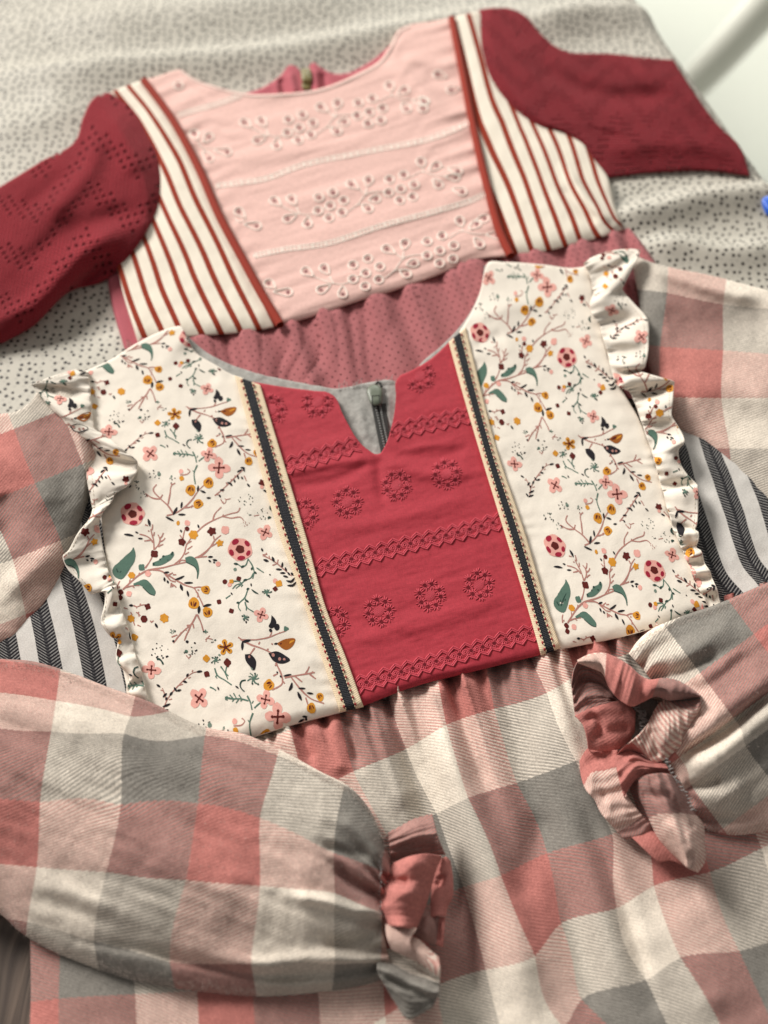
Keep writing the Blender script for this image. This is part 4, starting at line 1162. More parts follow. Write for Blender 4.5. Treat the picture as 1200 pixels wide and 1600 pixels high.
# ---------------------------------------------------------------- ruffles
class Rows(Patch):
    """cloth strip given row by row: outer point, inner point, heights at both and in between"""
    def __init__(s, rows, base, nu=26, per=5, outer_left=True):
        R = np.array([[*o, *i, zo, zi, zm] for o, i, zo, zi, zm in rows], float)
        n = len(R); nv = (n - 1) * per + 1
        t = np.linspace(0, n - 1, nv); k = np.minimum(t.astype(int), n - 2); f = (t - k)[:, None]
        g = lambda i: R[np.clip(i, 0, n - 1)]
        p0, p1, p2, p3 = g(k - 1), g(k), g(k + 1), g(k + 2)
        C = 0.5 * ((2*p1) + (-p0+p2)*f + (2*p0-5*p1+4*p2-p3)*f**2 + (-p0+3*p1-3*p2+p3)*f**3)
        o, i, zo, zi, zm = C[:, 0:2], C[:, 2:4], C[:, 4], C[:, 5], C[:, 6]
        if not outer_left: o, i, zo, zi = i, o, zi, zo
        u = np.linspace(0, 1, nu)[None]
        s.px = o[:, :1]*(1-u) + i[:, :1]*u; s.py = o[:, 1:]*(1-u) + i[:, 1:]*u
        q = 4*u*(1-u)
        z = zo[:, None]*(1-u)**1 + zi[:, None]*u + q*(zm - (zo+zi)/2)[:, None]
        s.z = base + z * 0.001
        vv = np.linspace(0, 1, nv)[:, None]; inn = (1 - u) if outer_left else u
        s.z = s.z + (0.0010 * np.sin(vv * 330 + 5 * vnoise(vv * 30, 1 + 0 * u)) * np.exp(-inn / 0.22) + 0.0009 * fbm(vv * 55 + 0 * u, u * 2.2 + 0 * vv, 2))
        s.nv, s.nu = s.px.shape
        s.u = np.broadcast_to(u, s.px.shape).copy(); s.v = np.broadcast_to(np.linspace(0, 1, nv)[:, None], s.px.shape).copy()
        s.P = bp(s.px, s.py, s.z)
        nn = np.cross(np.gradient(s.P, axis=0), np.gradient(s.P, axis=1)); s.N = nn / (np.linalg.norm(nn, axis=-1, keepdims=True) + 1e-12)
A = lambda p: (40 + p[0] / 5.333, 560 + p[1] / 5.333)
B = lambda p: (60 + p[0] / 5.333, 820 + p[1] / 5.333)
C = lambda p: (900 + p[0] / 5.333, 370 + p[1] / 5.333)
Dd = lambda p: (980 + p[0] / 5.0, 640 + p[1] / 5.0)
rows = [(A((430, 88)), A((522, 118)), 3, 3, 3), (A((250, 140)), A((525, 160)), 8, 3, 6), (A((62, 212)), A((530, 210)), 12, 3, 8), (A((64, 235)), A((538, 300)), 12, 3, 3), (A((130, 320)), A((548, 420)), 10, 2.5, 9), (A((225, 430)), A((560, 530)), 9, 3, 11),
        (A((310, 510)), A((575, 590)), 8, 6, 10), (A((390, 620)), A((660, 640)), 6, 9, 9), (A((530, 705)), A((790, 745)), 3, 10, 9), (A((540, 735)), A((905, 830)), 2, 10, 8), (A((535, 800)), A((928, 865)), 2, 8, 1), (A((512, 930)), A((930, 890)), 5, 6, 2.5),
        (A((515, 1020)), A((922, 945)), 6, 7, 9), (A((535, 1120)), A((850, 1060)), 5, 8, 9), (A((556, 1235)), A((745, 1130)), 4, 8, 6), (A((560, 1255)), A((720, 1190)), 4, 7, 6), (A((530, 1340)), A((640, 1290)), 7, 6, 8), (A((440, 1450)), A((608, 1380)), 9, 4, 8),
        (A((365, 1590)), A((622, 1470)), 9, 3, 7), (B((205, 265)), B((535, 200)), 10, 2.5, 6), (B((250, 375)), B((560, 300)), 9, 2.5, 3), (B((340, 465)), B((580, 385)), 7, 2, 5), (B((435, 570)), B((610, 450)), 5, 3, 6), (B((475, 572)), B((640, 490)), 3, 4, 6),
        (B((545, 565)), B((650, 530)), 4, 4, 9), (B((555, 650)), B((668, 620)), 4, 3, 7), (B((525, 780)), B((690, 710)), 7, 3, 3), (B((540, 850)), B((725, 800)), 7, 4, 9), (B((610, 935)), B((735, 850)), 4, 4, 7), (B((665, 950)), B((765, 920)), 3, 3, 4),
        (B((648, 1080)), B((800, 1050)), 6, 2, 3), (B((665, 1155)), B((815, 1120)), 6, 3, 7), (B((755, 1265)), B((850, 1210)), 3, 3, 6), (B((740, 1340)), B((872, 1300)), 5, 2, 2), (B((745, 1410)), B((890, 1370)), 5, 3, 6), (B((860, 1480)), B((930, 1510)), 2, 2, 3), (B((960, 1600)), B((990, 1600)), 1, 1, 1)]
ruf_l = Rows(rows, 0.0172)
RLo = ruf_l.build('ruffle', IVORY, D2, None, {'left': (0.7, 0.0016), 'right': (1.2, 0.003)})
rows = [(C((130, 170)), C((70, 215)), 4, 4, 4), (C((300, 115)), C((75, 235)), 8, 5, 7), (C((510, 105)), C((100, 290)), 12, 4, 9), (C((525, 150)), C((130, 360)), 12, 3, 6), (C((480, 240)), C((140, 430)), 11, 4, 9), (C((400, 400)), C((150, 470)), 9, 5, 11),
        (C((390, 450)), C((120, 560)), 4, 6, 10), (C((480, 555)), C((140, 650)), 8, 5, 8), (C((570, 650)), C((200, 740)), 10, 3, 3.5), (C((603, 730)), C((215, 800)), 10, 3, 7), (C((603, 850)), C((240, 880)), 10, 4, 9), (C((600, 950)), C((265, 960)), 10, 3, 5),
        (C((575, 1080)), C((285, 1060)), 8, 5, 10), (C((540, 1115)), C((310, 1150)), 4, 5, 4), (C((560, 1130)), C((340, 1230)), 8, 4, 10), (C((700, 1170)), C((400, 1265)), 11, 4, 10), (C((810, 1205)), C((450, 1290)), 11, 3, 6), (C((812, 1250)), C((480, 1350)), 9, 3, 1.5),
        (C((805, 1370)), C((510, 1420)), 10, 3, 9), (C((795, 1480)), C((545, 1530)), 10, 3, 8), (Dd((370, 90)), Dd((125, 120)), 9, 3, 4), (Dd((430, 190)), Dd((150, 200)), 9, 3, 3.5), (Dd((445, 260)), Dd((190, 310)), 10, 3, 9), (Dd((400, 320)), Dd((210, 380)), 6, 5, 9),
        (Dd((415, 420)), Dd((228, 440)), 5, 6, 9), (Dd((470, 510)), Dd((250, 530)), 7, 3, 7), (Dd((540, 580)), Dd((275, 620)), 7, 2, 2.5), (Dd((550, 620)), Dd((285, 640)), 8, 3, 8), (Dd((553, 760)), Dd((310, 760)), 7, 3, 6), (Dd((545, 890)), Dd((335, 830)), 7, 3, 4),
        (Dd((530, 935)), Dd((355, 920)), 4, 2, 1), (Dd((556, 960)), Dd((380, 970)), 8, 3, 8), (Dd((556, 1020)), Dd((415, 1060)), 7, 3, 4), (Dd((540, 1075)), Dd((440, 1110)), 3, 2, 1.5), (Dd((580, 1110)), Dd((455, 1160)), 7, 3, 7), (Dd((605, 1200)), Dd((480, 1210)), 5, 2, 2),
        (Dd((645, 1260)), Dd((505, 1270)), 7, 3, 7), (Dd((660, 1310)), Dd((520, 1330)), 5, 2, 2), (Dd((700, 1400)), Dd((560, 1400)), 7, 3, 7), (Dd((715, 1470)), Dd((600, 1470)), 5, 2, 2), (Dd((740, 1560)), Dd((650, 1560)), 3, 2, 3)]
ruf_r = Rows(rows, 0.0172, outer_left=False)
RRo = ruf_r.build('ruffle', IVORY, D2, None, {'left': (1, 0.002), 'right': (0.7, 0.0016)})

# ---------------------------------------------------------------- lower sleeves and their gathered cuffs
def z_ls(u, v, px, py):
    pinch = np.clip((1 - u) / 0.20, 0, 1) ** 0.55
    h = 0.012 + 0.015 * pinch
    along = (px * 0.93 + py * 0.36) / 150; across = (py * 0.93 - px * 0.36) / 30
    gather = 0.0032 * np.sin(v * 46 + 4 * vnoise(v * 5, 0 * u) + 1.5 * (1 - u) * 6) * np.exp(-(1 - u) / 0.07)
    F = [([(600, 1400), (560, 1385), (520, 1350)], -0.005, 9), ([(596, 1425), (560, 1425), (510, 1410), (450, 1400)], 0.0035, 10), ([(600, 1350), (570, 1310), (530, 1270)], 0.003, 12), ([(598, 1455), (555, 1470), (500, 1470)], -0.0035, 10),
         ([(602, 1490), (550, 1500), (480, 1500), (380, 1510), (300, 1500)], 0.0025, 14), ([(540, 1520), (440, 1528), (330, 1512), (240, 1490), (120, 1470)], -0.0035, 7, 12), ([(580, 1340), (540, 1330), (500, 1320)], -0.0025, 10),
         ([(20, 1090), (150, 1130), (300, 1180), (420, 1240), (500, 1310)], 0.0020, 40), ([(120, 1240), (250, 1270), (380, 1330)], -0.0016, 40), ([(40, 1400), (110, 1420), (180, 1450)], -0.0015, 14), ([(50, 1380), (120, 1400), (190, 1425)], 0.0015, 14), ([(220, 1330), (300, 1370), (400, 1400)], 0.0018, 34)]
    return 0.0165 + h * prof_far(v, 0.24) + gather + folds(px, py, F) + nz(px, py, 34, 0.0006) + 0.0014 * fbm(along, across, 2)
ls = Patch([(-70, 1022), (0, 1033), (50, 1037), (100, 1051), (165, 1076), (235, 1101), (320, 1140), (385, 1152), (435, 1174), (500, 1209), (550, 1236), (582, 1275), (601, 1322)],
           [(-70, 1395), (0, 1424), (30, 1451), (75, 1479), (125, 1501), (210, 1530), (320, 1547), (400, 1554), (500, 1547), (560, 1538), (612, 1522)], None,
           [(601, 1322), (612, 1348), (603, 1385), (597, 1425), (600, 1460), (607, 1495), (612, 1522)], z=z_ls, step=2.8)
def arrays(P, uvf, fl):
    A_ = P.mesh(fl)
    return bp(A_[0], A_[1], A_[2]).reshape(-1, 3), grid_faces(*A_[0].shape), uvf(A_[0], A_[1], A_[3], A_[4]).reshape(-1, 2)
def join_pieces(name, lst, mat, parent):
    V = np.vstack([l[0] for l in lst]); off = np.cumsum([0] + [len(l[0]) for l in lst[:-1]])
    F = np.vstack([l[1] + o for l, o in zip(lst, off)]); t = np.vstack([l[2] for l in lst])
    return mesh_obj(name, V, F, mat, parent, uv=t)
def elbow(z0, z1, h, outer, inner, uvf):
    P = Patch(outer, inner, step=5, z=lambda u, v, px, py: z0 + (z1 - z0) * u + h * prof_far(v, 0.12) * (1 - 0.35 * np.sin(math.pi * u)) + nz(px, py, 40, 0.0010))
    return arrays(P, uvf, {'top': (4, 0.008)})
SLo = join_pieces('sleeve', [arrays(us1, pl_uleft, {'top': (3, 0.006), 'bottom': (3, 0.005)}), elbow(0.0130, 0.0165, 0.016, [(-56, 671), (-190, 770), (-240, 960), (-230, 1180), (-160, 1340), (-66, 1396)], [(-56, 1014), (-63, 1018), (-66, 1022)], pl_left),
                             arrays(ls, pl_left, {'top': (4, 0.010), 'bottom': (4, 0.008)})], PL, D2)
def z_rs(u, v, px, py):
    pinch = np.clip(u / 0.30, 0, 1) ** 0.6
    gather = 0.0034 * np.sin(v * 40 + 4 * vnoise(v * 6, 3 + 0 * u)) * np.exp(-u / 0.10)
    F = [([(1045, 1196), (1085, 1168), (1130, 1140), (1165, 1112), (1215, 1070)], -0.0085, 6, 14), ([(1050, 1180), (1110, 1125), (1160, 1085), (1220, 1035)], 0.0035, 22), ([(1065, 1215), (1120, 1180), (1180, 1130), (1230, 1095)], 0.0045, 22),
         ([(1000, 1050), (1050, 1055), (1090, 1040), (1130, 1015)], -0.0040, 12), ([(1060, 1065), (1100, 1075), (1130, 1055), (1170, 1020)], -0.0022, 12), ([(1030, 1040), (1080, 1015), (1150, 970)], 0.003, 16), ([(1075, 1250), (1120, 1245), (1170, 1220)], 0.003, 16), ([(1065, 1230), (1100, 1228), (1130, 1215)], -0.003, 9), ([(1085, 1272), (1130, 1280), (1190, 1270)], -0.0025, 9)]
    return 0.0165 + (0.010 + 0.014 * pinch) * prof_far(v, 0.22) + 0.0012 * fbm((px * 0.8 - py * 0.6) / 130, (px * 0.6 + py * 0.8) / 28, 2) + gather + folds(px, py, F) + nz(px, py, 30, 0.0006)
rs_ = Patch([(985, 1024), (1000, 1003), (1018, 988), (1060, 969), (1115, 950), (1200, 914), (1310, 868)], [(1085, 1285), (1110, 1296), (1140, 1302), (1200, 1296), (1310, 1278)],
            [(985, 1024), (1008, 1050), (1035, 1090), (1046, 1130), (1044, 1190), (1058, 1230), (1075, 1262), (1085, 1285)], z=z_rs, step=2.8)
SRo = join_pieces('sleeve', [arrays(us2, pl_uright, {'top': (3, 0.006), 'bottom': (3, 0.005)}), elbow(0.0125, 0.0165, 0.016, [(1296, 486), (1430, 560), (1500, 760), (1490, 980), (1420, 1180), (1306, 1279)], [(1296, 876), (1302, 872), (1306, 868)], pl_rsl),
                             arrays(rs_, pl_rsl, {'top': (4, 0.010), 'bottom': (4, 0.008)})], PL, D2)

def aff(cx, cy, u0, v0, sc=95.0, ang=0.0):
    ca, sa = math.cos(ang), math.sin(ang)
    return lambda px, py, u=None, v=None: np.stack([u0 + ((px - cx) * ca + (py - cy) * sa) / sc, v0 + (-(px - cx) * sa + (py - cy) * ca) / sc], -1)
CUFF_PARTS = []
def piece(name, T, top, bottom, z0, h, uvf, left=None, right=None, F=(), fl=None, tilt=(0, 0), parent=None, mat=None, sm=True, a=0.22, cyl='v', pleat=None):
    """one lobe of a ruffle: z0 + a rounded section, heights in millimetres"""
    tp = [T(p) for p in top]; bt = [T(p) for p in bottom]
    lf = [T(p) for p in left] if left else None; rg = [T(p) for p in right] if right else None
    Fp = [([T(p) for p in f[0]], f[1] * 0.001, *f[2:]) for f in F]
    def zf(u, v, px, py):
        w = v if cyl == 'v' else u
        s_ = np.sin(math.pi * (a + (1 - 2 * a) * np.clip(w, 0, 1)))
        pz = 0
        if pleat:
            n_, am, dr, grow = pleat
            t_, g_ = (u, v) if dr == 'u' else (v, u)
            ph = t_ * n_ + 0.5 * vnoise(t_ * n_ * 0.7 + n_, g_ * 1.5)
            tri = np.abs(ph % 1.0 - 0.5) * 2
            gg = g_ if grow > 0 else 1 - g_
            pz = am * (tri ** 1.5 - 0.4) * gg ** 0.6 + am * 0.16 * np.sin(t_ * n_ * 17.0 + 6 * vnoise(t_ * n_, 4 + g_ * 2)) * (1.1 - 0.7 * gg)
        return (z0 + h * s_ + pz + tilt[0] * (u - .5) + tilt[1] * (v - .5)) * 0.001 + folds(px, py, Fp) + nz(px, py, 20, 0.0004)
    P = Patch(tp, bt, lf, rg, step=2.0, z=zf, sm=sm)
    A_ = P.mesh(fl if fl is not None else {'top': (1.0, 0.0015), 'bottom': (1.0, 0.0015), 'left': (1.0, 0.0015), 'right': (1.0, 0.0015)})
    V = bp(A_[0], A_[1], A_[2]).reshape(-1, 3); t = uvf(A_[0], A_[1], A_[3], A_[4]).reshape(-1, 2)
    return V, grid_faces(*A_[0].shape), t
zF = lambda p: (870 + p[0] / 3.636, 980 + p[1] / 3.636)
zE = lambda p: (570 + p[0] / 4.706, 1260 + p[1] / 4.706)
RC = []
# lower lobes first, the rolled top lobes last
RC.append(piece('h', zF, [(430, 1195), (545, 1150), (590, 1190)], [(575, 1335), (650, 1325), (715, 1350)], 18, 5, lambda px, py, u, v: np.stack([2.2 + .7 * u + 0 * u, 2.15 + .5 * v + 0 * u], -1)))
RC.append(piece('e', zF, [(130, 760), (180, 690), (260, 700), (345, 700)], [(385, 1205), (460, 1192), (548, 1140)], 17, 9, lambda px, py, u, v: np.stack([2.1 + .75 * u + 0 * u, 2.58 + 1.6 * v + .12 * u + 0 * u], -1),
                [(130, 760), (138, 840), (172, 930), (213, 975), (250, 1050), (318, 1130), (385, 1205)], [(345, 700), (338, 760), (360, 880), (400, 960), (450, 1030), (548, 1140)],
                F=[([(240, 960), (330, 940), (400, 930)], -2.5, 8), ([(160, 780), (260, 740), (340, 745)], -2.5, 9), ([(300, 1120), (420, 1060)], 1.5, 10)], tilt=(4, 0), a=0.12, pleat=(3, 2.2, 'v', -1)))
RC.append(piece('b', zF, [(82, 320), (95, 245), (125, 192), (240, 245), (310, 345), (380, 430)], [(106, 508), (180, 470), (270, 440), (330, 428), (388, 428)], 24, -4, lambda px, py, u, v: np.stack([2.1 + .8 * u + 0 * u, 1.15 + .7 * v + 0 * u], -1),
                F=[([(90, 290), (200, 300), (330, 390)], -3, 12), ([(110, 420), (230, 400), (340, 410)], 2.5, 14)], tilt=(-6, -2), a=0.1, pleat=(4, 2.6, 'v', -1)))
RC.append(piece('b2', zF, [(108, 505), (180, 468), (270, 440), (385, 425), (445, 480)], [(180, 690), (250, 700), (340, 695), (400, 655), (440, 615)], 18, 8, lambda px, py, u, v: np.stack([2.15 + .75 * u + 0 * u, 2.2 + .7 * v + 0 * u], -1), [(108, 505), (150, 555), (168, 610), (180, 690)], None,
                F=[([(150, 540), (210, 510), (250, 560), (215, 640)], -3.5, 6), ([(200, 480), (300, 450), (400, 470)], 2.0, 10), ([(230, 620), (330, 590), (430, 570)], -2, 10)], tilt=(-5, -4)))
RC.append(piece('w', zF, [(390, 440), (500, 400), (570, 415)], [(430, 640), (490, 610), (560, 560)], 18, 2, aff(1000, 1120, 1.4, 1.4, 200), fl={}))
RC.append(piece('f', zF, [(332, 735), (430, 698), (520, 745), (602, 758)], [(382, 960), (400, 930), (470, 848), (560, 832), (642, 832)], 23, 10, lambda px, py, u, v: np.stack([2.1 + .8 * u + 0 * u, 2.1 + .85 * v + 0 * u], -1), [(332, 735), (345, 820), (365, 900), (382, 960)], [(602, 758), (630, 800), (642, 832)],
                F=[([(340, 760), (450, 770), (600, 790)], -2.5, 8), ([(350, 830), (450, 830), (560, 815)], 2, 10)], tilt=(-4, 2), a=0.1, pleat=(3, 2.6, 'v', -1)))
RC.append(piece('g', zF, [(460, 880), (500, 848), (560, 835), (640, 838), (692, 862)], [(700, 1330), (750, 1368), (802, 1390)], 22, 17, lambda px, py, u, v: np.stack([2.2 + .7 * u + 0 * u, 1.52 - 1.25 * v + 0 * u], -1), [(460, 880), (462, 940), (500, 1030), (540, 1120), (568, 1180), (612, 1240), (700, 1330)],
                [(692, 862), (742, 960), (772, 1040), (830, 1120), (838, 1220), (836, 1340), (802, 1390)], F=[([(560, 860), (620, 930), (700, 960)], 2, 12), ([(690, 1000), (720, 1080), (790, 1160)], -3, 9), ([(600, 1100), (700, 1180), (800, 1300)], 2.5, 14), ([(480, 930), (560, 960), (660, 950)], -2, 8)], cyl='u', tilt=(0, -8), a=0.08, pleat=(4, 2.4, 'u', -1)))
RC.append(piece('d', zF, [(530, 575), (540, 500), (590, 430), (700, 403), (812, 393)], [(330, 740), (430, 700), (490, 722), (560, 764), (620, 747), (690, 690), (770, 590), (814, 480)], 27, 11, lambda px, py, u, v: np.stack([2.12 + .8 * (v - .3 * u) + 0 * u, 2.72 + 1.0 * u * (1 - .0 * v) + .75 * (1 - v) + 0 * u], -1), [(530, 575), (450, 635), (380, 680), (330, 740)], [(812, 393), (818, 440), (814, 480)],
                F=[([(545, 560), (560, 650), (565, 750)], -3.5, 9), ([(620, 440), (640, 560), (650, 700)], 3.5, 18), ([(440, 650), (500, 690), (540, 740)], 2, 10)], tilt=(10, -3), a=0.1, pleat=(5, 2.0, 'u', 1)))
RC.append(piece('a', zF, [(118, 192), (190, 158), (270, 153), (340, 180), (420, 230), (470, 277), (520, 302), (600, 294), (690, 310), (760, 350), (816, 390)], [(120, 200), (200, 230), (250, 252), (300, 345), (370, 420), (430, 447), (490, 422), (560, 392), (640, 412), (720, 407), (812, 399)], 37, 9, lambda px, py, u, v: np.stack([3.5 - 2.25 * u + 0 * u, 2.15 + .6 * v + 0 * u], -1),
                F=[([(350, 190), (420, 300), (430, 440)], 2.5, 14), ([(460, 280), (470, 340), (490, 420)], -5, 8), ([(240, 160), (250, 200), (250, 250)], -1.5, 8), ([(560, 300), (620, 350), (640, 410)], 2, 12)], tilt=(0, -3), fl={'top': (2, 0.016), 'bottom': (1.2, 0.003)}, a=0.1, pleat=(6, 2.4, 'u', 1)))
RCo = join_pieces('cuff', RC, PL, D2)
# overlocked gathering stitches inside the cuff
rs = np.random.RandomState(9); paths = []
for k in range(30):
    t = k / 30; x = 412 + 70 * (0.5 + 0.5 * math.sin(2.2 * t)) + rs.uniform(-14, 14); y = 455 + 150 * t
    q = np.array([zF((x, y)), zF((x + rs.uniform(18, 34), y + rs.uniform(-14, 14))), zF((x + rs.uniform(30, 50), y + rs.uniform(-6, 20)))])
    paths.append((bp(q[:, 0], q[:, 1], 0.0225), 0.00028))
V, F = tube_mesh(paths, 4); mesh_obj('overlock_stitches', V, F, THREAD_GREY, RCo, kind='stuff')
paths = []
for k in range(16):
    t = k / 15; c = resample([zF((620, 745)), zF((640, 800)), zF((665, 850)), zF((735, 960)), zF((770, 1040))], 16)[k]
    q = np.array([c + [rs.uniform(-3, 0), rs.uniform(-2, 2)], c + [2, rs.uniform(-3, 3)], c + [rs.uniform(3, 6), rs.uniform(-2, 2)]])
    paths.append((bp(q[:, 0], q[:, 1], np.array([0.0355, 0.0365, 0.035])), 0.0003))
V, F = tube_mesh(paths, 4); mesh_obj('gathering_stitches', V, F, THREAD_GREY, RCo, kind='stuff')

LC = []
LC.append(piece('f', zE, [(105, 1060), (200, 1050), (350, 1125), (552, 1240)], [(200, 1410), (330, 1562), (420, 1520), (492, 1480)], 16, 11, lambda px, py, u, v: np.stack([1.1 + .8 * u + 0 * u, 0.78 + 1.0 * v + 0 * u], -1), [(105, 1060), (98, 1220), (140, 1300), (200, 1410)], [(552, 1240), (535, 1390), (492, 1480)],
                F=[([(110, 1190), (250, 1260), (400, 1320), (520, 1370)], 3, 8), ([(120, 1240), (260, 1310), (400, 1380), (500, 1420)], -3.5, 7), ([(110, 1120), (250, 1160), (420, 1260)], -2, 8)], a=0.12, pleat=(3, 2.4, 'v', 1)))
LC.append(piece('c', zE, [(558, 385), (600, 375), (628, 402)], [(488, 812), (540, 800), (592, 806)], 20, 5, lambda px, py, u, v: np.stack([2.1 + .5 * u + 0 * u, 2.1 + .8 * v + 0 * u], -1), [(558, 385), (520, 480), (490, 640), (488, 812)], [(628, 402), (646, 540), (640, 670), (606, 740), (592, 806)], F=[([(545, 500), (560, 540), (530, 600)], -3, 7)], cyl='u'))
LC.append(piece('d', zE, [(430, 740), (500, 800), (588, 822)], [(366, 945), (480, 1005), (572, 1032)], 19, 5, lambda px, py, u, v: np.stack([1.3 + .9 * u + 0 * u, 2.2 + .5 * v + 0 * u], -1), F=[([(540, 830), (545, 920), (540, 1010)], -2.5, 4), ([(470, 800), (460, 880), (430, 960)], 2, 8)]))
LC.append(piece('a', zE, [(172, 195), (260, 150), (350, 100), (430, 75), (492, 60)], [(198, 398), (320, 372), (440, 352), (590, 354)], 20, 11, lambda px, py, u, v: np.stack([2.1 + .8 * u + 0 * u, 1.15 + .75 * v + 0 * u], -1), None, [(492, 60), (520, 170), (545, 250), (590, 354)],
                F=[([(200, 330), (330, 300), (480, 290), (560, 310)], -3, 9), ([(190, 240), (320, 190), (450, 160)], 1.5, 12), ([(200, 375), (320, 340), (420, 325)], 1.5, 6)], a=0.12, pleat=(4, 2.2, 'v', -1)))
LC.append(piece('e2', zE, [(340, 955), (400, 985), (470, 1050), (542, 1110)], [(198, 1050), (300, 1100), (400, 1150), (552, 1255)], 22, 9, lambda px, py, u, v: np.stack([2.2 + .7 * u + 0 * u, 0.2 + .7 * v - .75 * u * v + 0 * u], -1), None, [(542, 1110), (552, 1180), (552, 1255)]))
LC.append(piece('e', zE, [(153, 868), (250, 880), (378, 896)], [(200, 1052), (280, 1082), (352, 1078)], 27, 7, lambda px, py, u, v: np.stack([2.2 + .7 * u + 0 * u, 0.2 + .7 * v + 0 * u], -1), [(153, 868), (165, 960), (200, 1052)], [(378, 896), (332, 990), (352, 1078)]))
LC.append(piece('b', zE, [(203, 420), (320, 372), (440, 352), (562, 366)], [(155, 873), (250, 882), (378, 898)], 23, 14, lambda px, py, u, v: np.stack([2.1 + .8 * u + 0 * u, 2.05 + .93 * v + 0 * u], -1), [(203, 420), (158, 490), (150, 560), (128, 650), (108, 780), (155, 873)], [(562, 366), (520, 470), (490, 580), (450, 720), (378, 898)],
                F=[([(160, 560), (240, 550), (330, 565)], -4.5, 8), ([(150, 640), (260, 620), (400, 640)], 3, 14), ([(130, 790), (240, 800), (380, 800)], -1.5, 10), ([(260, 430), (380, 420), (500, 420)], 2, 12)], cyl='u', a=0.1, pleat=(3, 1.2, 'v', -1)))
LCo = join_pieces('cuff', LC, PL, D2)

# nap of the flannel: short loose fibres that soften the outlines
NAP = mat_plain('flannel_fibre', (0.52, 0.44, 0.39), 0.95, 0.1, 0.1)
def nap(patch, parent, n, seed, L0=0.0016):
    rs = np.random.RandomState(seed)
    u = rs.rand(n); v = rs.rand(n)
    edge = rs.rand(n) < 0.45; v = np.where(edge, np.where(rs.rand(n) < .6, rs.rand(n) * 0.03, 1 - rs.rand(n) * 0.03), v)
    p = patch.samp(patch.P, u, v); nn = patch.samp(patch.N, u, v)
    nn = np.where(nn[:, 2:3] < 0, -nn, nn)
    d = nn * 0.7 + rs.randn(n, 3) * 0.55; d[:, 2] = np.abs(d[:, 2]) * 0.7; d /= np.linalg.norm(d, axis=1, keepdims=True)
    L = L0 * rs.uniform(.4, 1.5, n)[:, None]
    s_ = np.cross(d, rs.randn(n, 3)); s_ /= np.linalg.norm(s_, axis=1, keepdims=True); s_ *= 0.000035
    c = d + rs.randn(n, 3) * 0.5; c /= np.linalg.norm(c, axis=1, keepdims=True)
    m = p + d * L * .55; e = m + c * L * .45
    V = np.stack([p - s_, p + s_, m - s_ * .8, m + s_ * .8, e], 1).reshape(-1, 3)
    b = np.arange(n)[:, None] * 5
    F = np.vstack([b + [0, 1, 3], b + [0, 3, 2], b + [2, 3, 4]])
    mesh_obj('flannel_nap', V, F, NAP, parent, kind='stuff')
nap(ls, SLo, 9000, 1); nap(rs_, SRo, 5000, 2)

def stitch_row(patch, parent, name, uu, gap, lift, r, mat):
    n = patch.nv; P = patch.samp(patch.P, np.full(n * 4, uu), np.linspace(0, 1, n * 4)) + patch.samp(patch.N, np.full(n * 4, uu), np.linspace(0, 1, n * 4)) * lift
    s_ = np.r_[0, np.cumsum(np.linalg.norm(np.diff(P, axis=0), axis=1))]; paths = []
    for a in np.arange(0, s_[-1] - gap, gap):
        t = np.linspace(a, a + gap * 0.62, 3)
        paths.append((np.stack([np.interp(t, s_, P[:, k]) for k in range(3)], 1), np.array([r * .6, r, r * .6])))
    V, F = tube_mesh(paths, 4); mesh_obj(name, V, F, mat, parent, kind='stuff')
HEM = mat_plain('ivory_thread', (0.60, 0.52, 0.43), 0.7, 0.1, 0.1)
stitch_row(ruf_l, RLo, 'hem_stitches', 0.10, 0.0024, 0.0001, 0.00017, HEM)
stitch_row(ruf_r, RRo, 'hem_stitches', 0.90, 0.0024, 0.0001, 0.00017, HEM)

rs = np.random.RandomState(13); paths = []
c = resample([zE((190, 380)), zE((150, 520)), zE((130, 650)), zE((112, 780)), zE((150, 900)), zE((150, 1040)), zE((104, 1080))], 30)
for k in range(30):
    q = np.array([c[k] + [rs.uniform(-4, -1), rs.uniform(-2, 2)], c[k] + [rs.uniform(-1, 2), rs.uniform(-2, 2)], c[k] + [rs.uniform(2, 5), rs.uniform(-3, 3)]])
    paths.append((ls.on(np.clip(q[:, 0], 0, 594), q[:, 1], 0.0006) + np.array([0, 0, 0.002]), 0.00026))
V, F = tube_mesh(paths, 4); mesh_obj('gathering_stitches', V, F, THREAD_GREY, LCo, kind='stuff')

# ---------------------------------------------------------------- the floral print: shapes drawn once over one repeat, then laid on each ivory piece
CI = dict(p=(0.72, 0.36, 0.31), c=(0.30, 0.012, 0.035), b=(0.095, 0.010, 0.007), y=(0.60, 0.26, 0.025), r=(0.40, 0.19, 0.16), k=(0.012, 0.010, 0.014), g=(0.085, 0.155, 0.12), d=(0.020, 0.050, 0.040), o=(0.30, 0.09, 0.012), s=(0.16, 0.22, 0.18))
TT = {1: (130, 500, 4.8), 2: (200, 660, 4.8), 3: (170, 800, 7.5), 4: (310, 780, 6.6667), 5: (200, 960, 5.0), 6: (840, 620, 4.8)}
SH = []                                            # (colour, layer, outline points or strip, kind) in photograph positions of the left panel
prs = np.random.RandomState(11)
def PT(t, s): 
    ox, oy, k = TT[t]
    return np.array([[ox + float(a) / k, oy + float(b) / k] for a, b in (q.split(',') for q in s.split())])
def st(t, c, w, *strokes):
    for s in strokes: SH.append((CI[c], 0, PT(t, s), ('line', w)))
def da(t, c, w, s):
    for seg in s.split('|'): SH.append((CI[c], 2, PT(t, seg.strip()), ('dash', w)))
